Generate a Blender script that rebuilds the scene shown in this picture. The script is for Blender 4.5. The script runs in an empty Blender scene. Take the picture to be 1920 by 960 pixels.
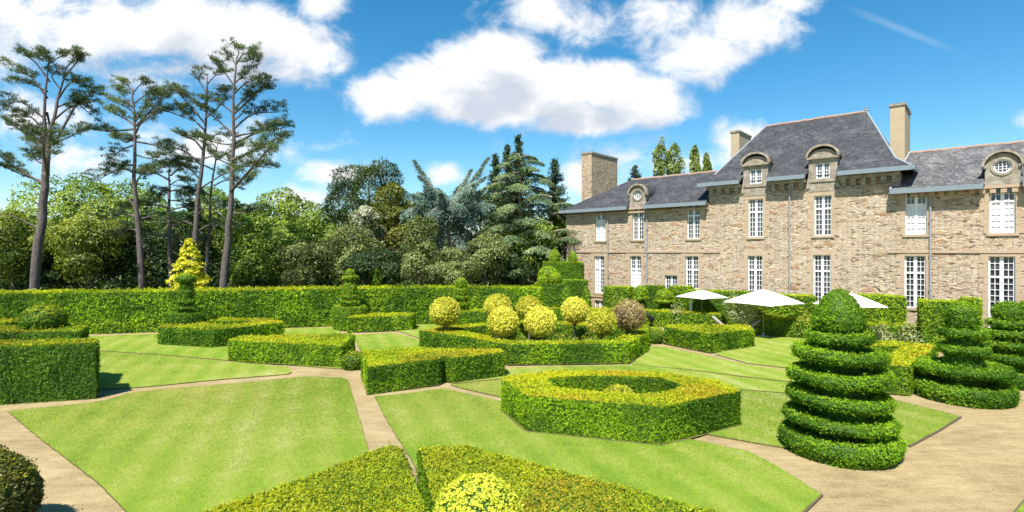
import bpy, bmesh, math, random
import numpy as np
from mathutils import Vector, Matrix
from mathutils.geometry import tessellate_polygon

sc = bpy.context.scene
COL = sc.collection
R = math.radians

# ------------------------------------------------------------------ camera, sky, sun, exposure
cam_d = bpy.data.cameras.new("camera")
cam = bpy.data.objects.new("camera", cam_d)
COL.objects.link(cam)
cam.location = (0, 0, 5.0)
cam.rotation_euler = (R(90), 0, 0)
cam_d.sensor_width = 36.0
cam_d.lens = 36.0 * 1000 / 1920
cam_d.shift_y = -8 / 1920
cam_d.clip_start = 0.1
cam_d.clip_end = 4000
sc.camera = cam

SUN_EL = R(59)
SUN_DIR = Vector((-0.37, -0.93, 0)).normalized() * math.cos(SUN_EL) + Vector((0, 0, math.sin(SUN_EL)))
sun_d = bpy.data.lights.new("sun", 'SUN')
sun_d.energy = 5.0
sun_d.angle = R(0.55)
sun_d.color = (1.0, 0.955, 0.88)
sun = bpy.data.objects.new("sun", sun_d)
COL.objects.link(sun)
sun.rotation_euler = (-SUN_DIR).to_track_quat('-Z', 'Y').to_euler()
sun.location = (-30, -30, 60)

sc.view_settings.view_transform = 'Standard'
sc.view_settings.look = 'None'
sc.view_settings.exposure = 0.95
sc.view_settings.gamma = 1.0
sc.view_settings.use_curve_mapping = False
sc.render.film_transparent = False
try:
    sc.cycles.max_bounces = 6
    sc.cycles.diffuse_bounces = 3
    sc.cycles.glossy_bounces = 2
    sc.cycles.transmission_bounces = 3
    sc.cycles.transparent_max_bounces = 4
    sc.cycles.use_denoising = True
except Exception:
    pass

world = bpy.data.worlds.new("World")
sc.world = world
world.use_nodes = True


def build_world():
    nt = world.node_tree
    nt.nodes.clear()
    N, L = nt.nodes.new, nt.links.new

    def math_(op, a, b=None, c=None, clamp=False):
        n = N('ShaderNodeMath'); n.operation = op; n.use_clamp = clamp
        for i, v in enumerate((a, b, c)):
            if v is None: continue
            if isinstance(v, (int, float)): n.inputs[i].default_value = v
            else: L(v, n.inputs[i])
        return n.outputs[0]

    def vmath(op, a, b=None):
        n = N('ShaderNodeVectorMath'); n.operation = op
        for i, v in enumerate((a, b)):
            if v is None: continue
            if isinstance(v, tuple): n.inputs[i].default_value = v
            else: L(v, n.inputs[i])
        return n.outputs['Value'] if op in ('LENGTH', 'DISTANCE') else n.outputs[0]

    def smooth(v, a, b):
        n = N('ShaderNodeMapRange'); n.interpolation_type = 'SMOOTHSTEP'
        L(v, n.inputs['Value'])
        n.inputs['From Min'].default_value = a; n.inputs['From Max'].default_value = b
        return n.outputs['Result']

    tc = N('ShaderNodeTexCoord')
    sep = N('ShaderNodeSeparateXYZ'); L(tc.outputs['Generated'], sep.inputs[0])
    ay = math_('MAXIMUM', math_('ABSOLUTE', sep.outputs['Y']), 0.22)
    u = math_('DIVIDE', sep.outputs['X'], ay)
    v = math_('DIVIDE', sep.outputs['Z'], ay)
    cmb = N('ShaderNodeCombineXYZ'); L(u, cmb.inputs[0]); L(v, cmb.inputs[1])
    uv0 = cmb.outputs[0]

    def b(px, py, rx, ry, w=1.0): return ((px - 960) / 1000, (472 - py) / 1000, rx / 1000, ry / 1000, w)
    blobs = [  # big central cumulus
        b(735, 180, 110, 58, 1.1), b(800, 160, 110, 62, 1.2), b(880, 140, 110, 80, 1.25), b(950, 115, 100, 72, 1.25), b(1040, 165, 120, 80, 1.25), b(1130, 165, 100, 66, 1.2),
        b(1200, 190, 120, 60, 1.2), b(980, 195, 230, 52, 1.25), b(1090, 225, 150, 42, 1.1),
        # upper left bank
        b(20, 40, 190, 110, .75), b(200, 60, 170, 100, .85), b(330, 50, 170, 90, .95), b(450, 75, 160, 100, 1.0), b(560, 90, 110, 80, .9), b(600, 15, 60, 40, .9),
        b(330, 130, 200, 50, .5), b(40, 225, 150, 60, .42), b(380, 270, 210, 60, .42), b(180, 300, 160, 50, .4),
        # upper middle
        b(1010, 15, 110, 60, .5), b(1130, 40, 130, 60, .42), b(1240, 30, 100, 70, .55), b(1310, 95, 120, 66, .8), b(1400, 50, 120, 70, .85),
        b(1320, 140, 60, 40, .5), b(1490, 5, 70, 30, .5),
        # low clouds over the trees and behind the roofs
        b(640, 328, 90, 34, .8), b(560, 372, 110, 30, .75), b(840, 325, 50, 30, .7), b(1170, 290, 180, 46, .42), b(1085, 335, 70, 60, .7),
        b(1385, 275, 80, 60, .8), b(1310, 300, 80, 36, .5), b(1925, 225, 30, 30, .4), b(1830, 290, 120, 22, .35),
        b(2300, 150, 200, 120, .9), b(-400, 150, 260, 140, .9)]

    def density(off):
        uv = vmath('ADD', uv0, off) if off else uv0
        acc = None
        for cx, cy, rx, ry, w in blobs:
            d = vmath('LENGTH', vmath('MULTIPLY', vmath('SUBTRACT', uv, (cx, cy, 0)), (1 / rx, 1 / ry, 0)))
            f = math_('MULTIPLY', math_('SUBTRACT', 1.0, d), w)
            acc = f if acc is None else math_('SMOOTH_MAX', acc, f, 0.12)
        n1 = N('ShaderNodeTexNoise'); n1.noise_dimensions = '2D'
        n1.inputs['Scale'].default_value = 9.0; n1.inputs['Detail'].default_value = 9.0
        n1.inputs['Roughness'].default_value = 0.63; n1.inputs['Distortion'].default_value = 0.25
        L(vmath('MULTIPLY', uv, (1.0, 1.45, 1)), n1.inputs['Vector'])
        n2 = math_('SUBTRACT', n1.outputs[0], 0.5)
        return math_('ADD', acc, math_('MULTIPLY', n2, 1.35))

    d0 = density(None)
    d1 = density((-0.01, 0.062, 0))
    alpha = math_('POWER', smooth(d0, -0.06, 0.58), 1.15)
    shade = math_('MULTIPLY', smooth(d1, 0.22, 1.05), 1.0)
    # thin streak of an old vapour trail
    cs, sn = math.cos(R(-22)), math.sin(R(-22))
    pu, pv = (1690 - 960) / 1000, (472 - 55) / 1000
    du = math_('SUBTRACT', u, pu); dv = math_('SUBTRACT', v, pv)
    al = math_('ADD', math_('MULTIPLY', du, cs), math_('MULTIPLY', dv, sn))
    ac = math_('SUBTRACT', math_('MULTIPLY', dv, cs), math_('MULTIPLY', du, sn))
    tr = math_('MULTIPLY', math_('SUBTRACT', 1.0, smooth(math_('ABSOLUTE', ac), 0.001, 0.011)),
               math_('SUBTRACT', 1.0, smooth(math_('ABSOLUTE', al), 0.02, 0.14)))
    tr = math_('MULTIPLY', tr, 0.12)

    sky = N('ShaderNodeTexSky'); sky.sky_type = 'NISHITA'; sky.sun_disc = False
    sky.sun_elevation = SUN_EL; sky.sun_rotation = math.atan2(SUN_DIR.x, SUN_DIR.y)
    sky.altitude = 300; sky.air_density = 1.0; sky.dust_density = 0.35; sky.ozone_density = 2.2
    hs = N('ShaderNodeHueSaturation'); hs.inputs['Saturation'].default_value = 1.38; hs.inputs['Value'].default_value = 1.34
    hs.inputs['Hue'].default_value = 0.487
    L(sky.outputs[0], hs.inputs['Color'])
    ccol = N('ShaderNodeMix'); ccol.data_type = 'RGBA'
    L(shade, ccol.inputs['Factor'])
    ccol.inputs[6].default_value = (8.3, 8.35, 8.4, 1)
    ccol.inputs[7].default_value = (5.0, 5.5, 6.3, 1)
    m1 = N('ShaderNodeMix'); m1.data_type = 'RGBA'
    L(math_('MAXIMUM', alpha, tr), m1.inputs['Factor']); L(hs.outputs[0], m1.inputs[6]); L(ccol.outputs[2], m1.inputs[7])
    # below the horizon keep the plain sky
    bg = N('ShaderNodeBackground'); bg.inputs['Strength'].default_value = 0.068
    L(m1.outputs[2], bg.inputs['Color'])
    out = N('ShaderNodeOutputWorld'); L(bg.outputs[0], out.inputs['Surface'])


build_world()
world.cycles.sampling_method = 'MANUAL'
world.cycles.sample_map_resolution = 512

# ------------------------------------------------------------------ helpers
rng = np.random.default_rng(7)
random.seed(7)
HZ = 472.0


def G(px, py, z=0.0):
    Y = 1000 * (5 - z) / (py - HZ)
    return ((px - 960) * Y / 1000, Y)


def Wp(px, py, Y):
    return np.array(((px - 960) * Y / 1000, Y, 5 - (py - HZ) * Y / 1000))


def vnoise(P, f, seed=0):
    """two octaves of lattice value noise, spread over about 0..1"""
    P = np.asarray(P, float) * (f / 2.6) + np.array((17.3, -9.1, 5.7)) * (seed + 1)
    tot = np.zeros(len(P)); amp = 1.0
    for o_ in range(2):
        i = np.floor(P).astype(np.int64); u = P - i; u = u * u * (3 - 2 * u)
        v = np.zeros(len(P))
        for dx in (0, 1):
            for dy in (0, 1):
                for dz in (0, 1):
                    h = ((i[:, 0] + dx) * 73856093) ^ ((i[:, 1] + dy) * 19349663) ^ ((i[:, 2] + dz) * 83492791) ^ (seed * 2654435 + o_ * 97)
                    h = (h ^ (h >> 13)) * 1274126177 & 0x7fffffff
                    h = (h ^ (h >> 15)) & 0xffff
                    w = (u[:, 0] if dx else 1 - u[:, 0]) * (u[:, 1] if dy else 1 - u[:, 1]) * (u[:, 2] if dz else 1 - u[:, 2])
                    v += w * (h / 65535.0)
        tot += amp * (v - 0.5); amp *= 0.5; P = P * 2.13 + 3.7
    return np.clip(0.5 + tot * 0.95, 0, 1)


def nrm(v):
    return v / np.maximum(np.linalg.norm(v, axis=-1, keepdims=True), 1e-9)


class MB:
    """collects geometry and links it as one mesh object"""

    def __init__(s):
        s.v = []; s.f = []; s.n = 0; s.m = []; s.t = []; s.has_t = False

    def add(s, verts, faces, mat=0, tint=None):
        verts = np.asarray(verts, dtype=np.float64).reshape(-1, 3)
        if isinstance(faces, np.ndarray):
            groups = [faces]
        else:
            groups = []
            for k in sorted(set(len(f) for f in faces)):
                groups.append(np.array([f for f in faces if len(f) == k], dtype=np.int64))
        for g in groups:
            if len(g) == 0: continue
            s.f.append(g + s.n)
            s.m.append(np.full(len(g), mat, dtype=np.int32))
        s.v.append(verts); s.n += len(verts)
        if tint is None: tint = np.full((len(verts), 3), 0.5)
        else:
            s.has_t = True
            tint = np.asarray(tint)
            if tint.ndim == 1: tint = np.tile(tint, (len(verts), 1))
        s.t.append(tint)

    def box(s, x0, x1, y0, y1, z0, z1, mat=0):
        v = [(x0, y0, z0), (x1, y0, z0), (x1, y1, z0), (x0, y1, z0), (x0, y0, z1), (x1, y0, z1), (x1, y1, z1), (x0, y1, z1)]
        f = [(0, 3, 2, 1), (4, 5, 6, 7), (0, 1, 5, 4), (1, 2, 6, 5), (2, 3, 7, 6), (3, 0, 4, 7)]
        s.add(v, f, mat)

    def tube(s, pts, radii, n=7, mat=0, cap=True, tint=None):
        pts = np.asarray(pts, dtype=float); m = len(pts)
        radii = np.broadcast_to(np.asarray(radii, dtype=float), (m,))
        tan = np.gradient(pts, axis=0); tan = nrm(tan)
        ref = np.array((0.0, 0, 1)) if abs(tan[0][2]) < 0.9 else np.array((1.0, 0, 0))
        a = nrm(np.cross(tan, ref)); b = np.cross(tan, a)
        ang = np.linspace(0, 2 * np.pi, n, endpoint=False)
        V = (pts[:, None, :] + radii[:, None, None] * (np.cos(ang)[None, :, None] * a[:, None, :] + np.sin(ang)[None, :, None] * b[:, None, :])).reshape(-1, 3)
        F = []
        for i in range(m - 1):
            for j in range(n):
                k = (j + 1) % n
                F.append((i * n + j, i * n + k, (i + 1) * n + k, (i + 1) * n + j))
        if cap:
            F.append(tuple(range(n))[::-1]); F.append(tuple((m - 1) * n + j for j in range(n)))
        s.add(V, F, mat, tint)

    def lathe(s, c, prof, n=24, mat=0, tint=None):
        ang = np.linspace(0, 2 * np.pi, n, endpoint=False)
        V = np.array([(c[0] + r * math.cos(a), c[1] + r * math.sin(a), c[2] + z) for r, z in prof for a in ang])
        F = [(i * n + j, i * n + (j + 1) % n, (i + 1) * n + (j + 1) % n, (i + 1) * n + j) for i in range(len(prof) - 1) for j in range(n)]
        s.add(V, F, mat, tint)

    def build(s, name, mats, parent=None, smooth=False):
        me = bpy.data.meshes.new(name)
        V = np.concatenate(s.v).astype(np.float32)
        me.vertices.add(len(V)); me.vertices.foreach_set('co', V.ravel())
        loops = np.concatenate([g.ravel() for g in s.f]).astype(np.int32)
        tot = np.concatenate([np.full(len(g), g.shape[1]) for g in s.f])
        start = np.concatenate(([0], np.cumsum(tot)[:-1])).astype(np.int32)
        me.loops.add(len(loops)); me.loops.foreach_set('vertex_index', loops)
        me.polygons.add(len(tot)); me.polygons.foreach_set('loop_start', start)
        if not isinstance(mats, (list, tuple)): mats = [mats]
        for m in mats: me.materials.append(m)
        me.polygons.foreach_set('material_index', np.concatenate(s.m))
        me.polygons.foreach_set('use_smooth', np.full(len(tot), bool(smooth)))
        if s.has_t:
            at = me.color_attributes.new('tint', 'FLOAT_COLOR', 'POINT')
            t = np.concatenate(s.t); t = np.concatenate((t, np.ones((len(t), 1))), 1).astype(np.float32)
            at.data.foreach_set('color', t.ravel())
        me.update(calc_edges=True)
        me.validate()
        o = bpy.data.objects.new(name, me)
        COL.objects.link(o)
        if parent: o.parent = parent
        return o


def tag(o, label, cat, group=None):
    o['label'] = label; o['category'] = cat
    if group: o['group'] = group
    return o


def thing(name, label, cat, loc=(0, 0, 0), rz=0.0, group=None):
    o = bpy.data.objects.new(name, None); COL.objects.link(o)
    o.location = loc; o.rotation_euler = (0, 0, rz)
    o.empty_display_size = 0.3
    return tag(o, label, cat, group)


def structure(o, kind='structure'):
    o['kind'] = kind
    return o


# ------------------------------------------------------------------ materials
def new_mat(name):
    m = bpy.data.materials.new(name); m.use_nodes = True
    nt = m.node_tree; nt.nodes.clear()
    out = nt.nodes.new('ShaderNodeOutputMaterial')
    return m, nt, out


class NT:
    def __init__(s, nt): s.nt = nt

    def n(s, t, **kw):
        n = s.nt.nodes.new(t)
        for k, v in kw.items(): setattr(n, k, v)
        return n

    def l(s, a, b): s.nt.links.new(a, b)

    def math(s, op, a, b=None, clamp=False):
        n = s.n('ShaderNodeMath', operation=op, use_clamp=clamp)
        for i, v in enumerate((a, b)):
            if v is None: continue
            if isinstance(v, (int, float)): n.inputs[i].default_value = v
            else: s.l(v, n.inputs[i])
        return n.outputs[0]

    def mix(s, f, a, b, blend='MIX'):
        n = s.n('ShaderNodeMix', data_type='RGBA', blend_type=blend)
        for idx, v in ((0, f), (6, a), (7, b)):
            if isinstance(v, (int, float)): n.inputs[idx].default_value = v
            elif isinstance(v, tuple): n.inputs[idx].default_value = (*v, 1)
            else: s.l(v, n.inputs[idx])
        return n.outputs[2]

    def noise(s, vec, scale, detail=4, rough=0.55, dist=0.0):
        n = s.n('ShaderNodeTexNoise')
        n.inputs['Scale'].default_value = scale; n.inputs['Detail'].default_value = detail
        n.inputs['Roughness'].default_value = rough; n.inputs['Distortion'].default_value = dist
        if vec is not None: s.l(vec, n.inputs['Vector'])
        return n.outputs[0]

    def rangemap(s, v, a, b, c=0.0, d=1.0):
        n = s.n('ShaderNodeMapRange'); s.l(v, n.inputs['Value'])
        for k, x in zip(('From Min', 'From Max', 'To Min', 'To Max'), (a, b, c, d)): n.inputs[k].default_value = x
        return n.outputs['Result']

    def ramp(s, f, stops):
        n = s.n('ShaderNodeValToRGB'); s.l(f, n.inputs[0])
        e = n.color_ramp.elements
        while len(e) < len(stops): e.new(0.5)
        for i, (p, c) in enumerate(stops): e[i].position = p; e[i].color = (*c, 1)
        return n.outputs[0]

    def scalevec(s, vec, sc_):
        n = s.n('ShaderNodeVectorMath', operation='MULTIPLY'); s.l(vec, n.inputs[0]); n.inputs[1].default_value = sc_
        return n.outputs[0]

    def obj(s):
        return s.n('ShaderNodeTexCoord').outputs['Object']

    def bump(s, h, strength=0.4, dist=0.02):
        n = s.n('ShaderNodeBump'); n.inputs['Strength'].default_value = strength; n.inputs['Distance'].default_value = dist
        s.l(h, n.inputs['Height'])
        return n.outputs[0]

    def principled(s, out, col, rough=0.8, normal=None, spec=0.3, metal=0.0):
        p = s.n('ShaderNodeBsdfPrincipled')
        if isinstance(col, tuple): p.inputs['Base Color'].default_value = (*col, 1)
        else: s.l(col, p.inputs['Base Color'])
        if isinstance(rough, (int, float)): p.inputs['Roughness'].default_value = rough
        else: s.l(rough, p.inputs['Roughness'])
        p.inputs['Specular IOR Level'].default_value = spec
        p.inputs['Metallic'].default_value = metal
        if normal is not None: s.l(normal, p.inputs['Normal'])
        s.l(p.outputs[0], out.inputs['Surface'])
        return p


def mat_foliage(name, transl=0.35, rough=0.5, gloss=0.06):
    m, nt, out = new_mat(name); t = NT(nt)
    at = t.n('ShaderNodeAttribute', attribute_name='tint')
    d = t.n('ShaderNodeBsdfDiffuse'); t.l(at.outputs['Color'], d.inputs['Color'])
    tr = t.n('ShaderNodeBsdfTranslucent')
    tc = t.mix(1.0, at.outputs['Color'], (1.1, 1.05, 0.45), 'MULTIPLY'); t.l(tc, tr.inputs['Color'])
    mx = t.n('ShaderNodeMixShader'); mx.inputs[0].default_value = transl
    t.l(d.outputs[0], mx.inputs[1]); t.l(tr.outputs[0], mx.inputs[2])
    g = t.n('ShaderNodeBsdfGlossy'); g.inputs['Roughness'].default_value = rough
    g.inputs['Color'].default_value = (1, 1, 1, 1)
    m2 = t.n('ShaderNodeMixShader'); m2.inputs[0].default_value = gloss
    t.l(mx.outputs[0], m2.inputs[1]); t.l(g.outputs[0], m2.inputs[2])
    t.l(m2.outputs[0], out.inputs['Surface'])
    return m


M = {}
M['leaf'] = mat_foliage('clipped_foliage', 0.36, 0.6, 0.012)
M['tree_leaf'] = mat_foliage('tree_foliage', 0.36, 0.5, 0.018)
M['needle'] = mat_foliage('needle_foliage', 0.2, 0.5, 0.015)


def mat_bark(name, c1, c2):
    m, nt, out = new_mat(name); t = NT(nt)
    o = t.obj()
    n = t.noise(t.scalevec(o, (6, 6, 1.6)), 2.0, 6, 0.65)
    col = t.ramp(n, [(0.3, c1), (0.7, c2)])
    t.principled(out, col, 0.9, t.bump(n, 0.8, 0.05))
    return m


M['bark_pine'] = mat_bark('pine_bark', (0.05, 0.041, 0.037), (0.185, 0.155, 0.138))
M['bark'] = mat_bark('grey_bark', (0.08, 0.065, 0.05), (0.22, 0.18, 0.14))
M['bark_pale'] = mat_bark('pale_bark', (0.22, 0.17, 0.12), (0.42, 0.33, 0.24))


def mat_lawn(name):
    m, nt, out = new_mat(name); t = NT(nt)
    o = t.obj()
    big = t.noise(o, 0.17, 6, 0.66)
    mid = t.noise(o, 5.0, 6, 0.75)
    fine = t.noise(t.scalevec(o, (1, 0.6, 1)), 38, 4, 0.7)
    # mowing bands
    rot = t.n('ShaderNodeMapping'); t.l(o, rot.inputs['Vector']); rot.inputs['Rotation'].default_value = (0, 0, R(-20))
    sx = t.n('ShaderNodeSeparateXYZ'); t.l(rot.outputs[0], sx.inputs[0])
    wob = t.math('ADD', sx.outputs[0], t.math('MULTIPLY', big, 0.5))
    st = t.math('MULTIPLY', t.math('ADD', t.math('SINE', t.math('MULTIPLY', sx.outputs[0], 6.0)), 1.0), 0.5)
    f = t.math('ADD', t.math('MULTIPLY', big, 0.78), t.math('MULTIPLY', mid, 0.22))
    f = t.math('ADD', f, t.math('MULTIPLY', t.math('SUBTRACT', st, 0.5), 0.085))
    col = t.ramp(f, [(0.36, (0.075, 0.165, 0.008)), (0.46, (0.15, 0.24, 0.018)), (0.55, (0.225, 0.275, 0.045)), (0.66, (0.33, 0.34, 0.12))])
    col = t.mix(t.rangemap(fine, 0.35, 0.7, 0.0, 0.4), col, (0.25, 0.30, 0.05))
    col = t.mix(t.rangemap(fine, 0.5, 0.2, 0.0, 0.5), col, (0.09, 0.17, 0.015))
    t.principled(out, col, 0.85, t.bump(fine, 0.45, 0.02), 0.1)
    return m


M['lawn'] = mat_lawn('lawn_grass')


def mat_gravel():
    m, nt, out = new_mat('sandy_gravel'); t = NT(nt)
    o = t.obj()
    big = t.noise(o, 0.6, 5, 0.6)
    st = t.noise(t.scalevec(o, (0.8, 2.6, 1)), 1.6, 7, 0.78)
    grain = t.noise(t.scalevec(o, (.7, 1.3, 1)), 24, 6, 0.85)
    peb = t.n('ShaderNodeTexVoronoi'); t.l(o, peb.inputs['Vector']); peb.inputs['Scale'].default_value = 28
    col = t.ramp(t.math('ADD', t.math('MULTIPLY', big, 0.4), t.math('MULTIPLY', st, 0.6)),
                 [(0.37, (0.14, 0.096, 0.038)), (0.5, (0.255, 0.188, 0.084)), (0.64, (0.375, 0.29, 0.152))])
    col = t.mix(t.rangemap(grain, 0.35, 0.65, 0.0, 0.45), col, (0.48, 0.395, 0.245))
    col = t.mix(t.rangemap(grain, 0.45, 0.25, 0.0, 0.7), col, (0.13, 0.09, 0.04))
    h = t.math('ADD', grain, t.math('MULTIPLY', peb.outputs['Distance'], 0.4))
    t.principled(out, col, 0.95, t.bump(h, 0.7, 0.025), 0.1)
    return m


M['gravel'] = mat_gravel()


def mat_earth():
    m, nt, out = new_mat('meadow_ground'); t = NT(nt)
    o = t.obj()
    n = t.noise(o, 0.3, 6, 0.65); f = t.noise(o, 9, 5, 0.7)
    col = t.ramp(n, [(0.35, (0.04, 0.055, 0.015)), (0.6, (0.07, 0.095, 0.02))])
    col = t.mix(t.rangemap(f, 0.4, 0.7, 0, 0.5), col, (0.12, 0.085, 0.05))
    t.principled(out, col, 0.95, t.bump(f, 0.6, 0.05), 0.1)
    return m


M['earth'] = mat_earth()


def mat_soil():
    m, nt, out = new_mat('turf_edge_soil'); t = NT(nt)
    n = t.noise(t.obj(), 14, 5, 0.7)
    col = t.ramp(n, [(0.3, (0.07, 0.055, 0.03)), (0.7, (0.16, 0.17, 0.05))])
    t.principled(out, col, 0.95, None, 0.1)
    return m


M['soil'] = mat_soil()


def mat_rubble(name, warm=0.0):
    """coursed rubble masonry: flat stones of many browns in pale mortar"""
    m, nt, out = new_mat(name); t = NT(nt)
    o = t.obj()
    wob = t.n('ShaderNodeTexNoise'); wob.inputs['Scale'].default_value = 1.6; wob.inputs['Detail'].default_value = 4; t.l(o, wob.inputs['Vector'])
    wv = t.n('ShaderNodeVectorMath', operation='MULTIPLY'); t.l(wob.outputs['Color'], wv.inputs[0]); wv.inputs[1].default_value = (0.16, 0.16, 0.16)
    av = t.n('ShaderNodeVectorMath', operation='ADD'); t.l(o, av.inputs[0]); t.l(wv.outputs[0], av.inputs[1])

    def layer(scl):
        sv = t.scalevec(av.outputs[0], scl)
        a = t.n('ShaderNodeTexVoronoi', distance='CHEBYCHEV'); t.l(sv, a.inputs['Vector']); a.inputs['Scale'].default_value = 1.0
        a.inputs['Randomness'].default_value = 0.85
        e = t.n('ShaderNodeTexVoronoi', feature='DISTANCE_TO_EDGE'); t.l(sv, e.inputs['Vector']); e.inputs['Scale'].default_value = 1.0
        e.inputs['Randomness'].default_value = 0.85
        return a.outputs['Color'], e.outputs['Distance']
    c1, e1 = layer((3.7, 3.7, 11.5))
    c2, e2 = layer((1.5, 1.5, 4.0))
    sc1 = t.n('ShaderNodeSeparateColor'); t.l(c1, sc1.inputs[0])
    sc2 = t.n('ShaderNodeSeparateColor'); t.l(c2, sc2.inputs[0])
    stone = t.ramp(sc1.outputs[0], [(0.0, (0.12, 0.07, 0.04)), (0.12, (0.27, 0.18, 0.105)), (0.35, (0.41, 0.305, 0.195)),
                                    (0.6, (0.48, 0.375, 0.255)), (0.8, (0.40, 0.335, 0.265)), (1.0, (0.56, 0.47, 0.35))])
    big = t.ramp(sc2.outputs[1], [(0.0, (0.30, 0.17, 0.09)), (0.5, (0.42, 0.29, 0.17)), (1.0, (0.36, 0.27, 0.20))])
    usebig = t.math('GREATER_THAN', sc2.outputs[0], 0.86)
    col = t.mix(usebig, stone, big)
    edge = t.mix(usebig, e1, t.math('MULTIPLY', e2, 1.0))
    mortar = t.rangemap(edge, 0.05, 0.15, 1.0, 0.0)
    patch = t.noise(o, 0.55, 5, 0.6)
    mcol = t.ramp(patch, [(0.35, (0.50, 0.39, 0.26)), (0.6, (0.66, 0.54, 0.375))])
    col = t.mix(t.math('MULTIPLY', mortar, 0.85), col, mcol)
    # dark open joints here and there
    gap = t.math('MULTIPLY', t.rangemap(edge, 0.05, 0.01, 0.0, 1.0), t.math('GREATER_THAN', sc1.outputs[1], 0.66))
    col = t.mix(gap, col, (0.09, 0.06, 0.035))
    weather = t.noise(t.scalevec(o, (0.7, 0.7, 0.25)), 1.1, 6, 0.7)
    col = t.mix(t.rangemap(weather, 0.47, 0.72, 0.0, 0.55), col, (0.36, 0.29, 0.22))
    lich = t.noise(o, 3.1, 6, 0.7)
    col = t.mix(t.rangemap(lich, 0.62, 0.75, 0.0, 0.5), col, (0.56, 0.52, 0.43))
    if warm: col = t.mix(warm, col, (0.42, 0.30, 0.16))
    hs = t.n('ShaderNodeHueSaturation'); hs.inputs['Saturation'].default_value = 0.95; t.l(col, hs.inputs['Color']); col = hs.outputs[0]
    h = t.math('ADD', t.math('MULTIPLY', t.rangemap(edge, 0.0, 0.12), 0.7), t.math('MULTIPLY', sc1.outputs[2], 0.6))
    t.principled(out, col, 0.92, t.bump(h, 0.9, 0.05), 0.15)
    return m


M['rubble'] = mat_rubble('rubble_stone_wall')
M['rubble_chimney'] = mat_rubble('chimney_rubble', 0.25)


def mat_ashlar():
    m, nt, out = new_mat('dressed_sandstone'); t = NT(nt)
    o = t.obj()
    n = t.noise(o, 1.7, 6, 0.65); f = t.noise(o, 16, 5, 0.7)
    col = t.ramp(n, [(0.3, (0.35, 0.235, 0.14)), (0.5, (0.41, 0.295, 0.185)), (0.72, (0.40, 0.32, 0.235))])
    col = t.mix(t.rangemap(f, 0.5, 0.8, 0.0, 0.5), col, (0.56, 0.48, 0.37))
    lich = t.noise(o, 2.6, 6, 0.7)
    col = t.mix(t.rangemap(lich, 0.58, 0.7, 0.0, 0.5), col, (0.47, 0.32, 0.12))
    col = t.mix(t.rangemap(f, 0.38, 0.2, 0.0, 0.6), col, (0.22, 0.16, 0.10))
    hs = t.n('ShaderNodeHueSaturation'); hs.inputs['Saturation'].default_value = 0.90; t.l(col, hs.inputs['Color']); col = hs.outputs[0]
    t.principled(out, col, 0.9, t.bump(f, 0.6, 0.02), 0.15)
    return m


M['ashlar'] = mat_ashlar()


def mat_lichen_stone():
    m, nt, out = new_mat('lichened_stone'); t = NT(nt)
    o = t.obj()
    n = t.noise(o, 3.5, 6, 0.7); f = t.noise(o, 18, 5, 0.75)
    col = t.ramp(n, [(0.3, (0.19, 0.16, 0.12)), (0.5, (0.30, 0.255, 0.195)), (0.7, (0.43, 0.395, 0.33))])
    col = t.mix(t.rangemap(f, 0.45, 0.25, 0.0, 0.7), col, (0.12, 0.09, 0.06))
    t.principled(out, col, 0.92, t.bump(f, 0.8, 0.03), 0.15)
    return m


M['lichen'] = mat_lichen_stone()


def mat_slate(name, tone=(1, 1, 1), lichen=0.3):
    m, nt, out = new_mat(name); t = NT(nt)
    o = t.obj()
    # courses follow height; along the slope use x and y together
    sp = t.n('ShaderNodeSeparateXYZ'); t.l(o, sp.inputs[0])
    cb = t.n('ShaderNodeCombineXYZ')
    t.l(t.math('ADD', sp.outputs[0], sp.outputs[1]), cb.inputs[0]); t.l(sp.outputs[2], cb.inputs[1])
    br = t.n('ShaderNodeTexBrick'); t.l(cb.outputs[0], br.inputs['Vector'])
    br.inputs['Scale'].default_value = 1.0; br.inputs['Brick Width'].default_value = 0.24; br.inputs['Row Height'].default_value = 0.125
    br.inputs['Mortar Size'].default_value = 0.012; br.inputs['Bias'].default_value = 0.0
    br.inputs['Color1'].default_value = (0.0, 0.0, 0.0, 1); br.inputs['Color2'].default_value = (1, 1, 1, 1); br.inputs['Mortar'].default_value = (0.1, 0.1, 0.1, 1)
    big = t.noise(o, 0.9, 6, 0.68); mid = t.noise(t.scalevec(o, (1, 1, 1.4)), 4.5, 6, 0.72)
    f = t.math('ADD', t.math('MULTIPLY', big, 0.55), t.math('ADD', t.math('MULTIPLY', mid, 0.40), t.math('MULTIPLY', br.outputs['Color'], 0.10)))
    c = lambda a: tuple(x * y for x, y in zip(a, tone))
    col = t.ramp(f, [(0.36, c((0.020, 0.022, 0.027))), (0.52, c((0.041, 0.044, 0.051))), (0.66, c((0.095, 0.098, 0.105)))])
    col = t.mix(t.math('MULTIPLY', br.outputs['Fac'], 0.6), col, (0.06, 0.06, 0.065))
    l2 = t.noise(t.scalevec(o, (1.2, 1.2, 3.0)), 5.5, 6, 0.75)
    col = t.mix(t.rangemap(l2, 0.52, 0.70, 0.0, lichen), col, (0.34, 0.31, 0.26))
    l3 = t.noise(o, 2.2, 5, 0.7)
    col = t.mix(t.rangemap(l3, 0.60, 0.75, 0.0, lichen * 0.8), col, (0.12, 0.09, 0.06))
    h = t.math('SUBTRACT', t.math('MULTIPLY', br.outputs['Color'], 0.4), br.outputs['Fac'])
    t.principled(out, col, 0.7, t.bump(h, 0.5, 0.02), 0.12)
    return m


M['slate'] = mat_slate('slate_roof')
M['slate_old'] = mat_slate('weathered_slate_roof', (2.0, 1.85, 1.72), 0.85)


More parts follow.
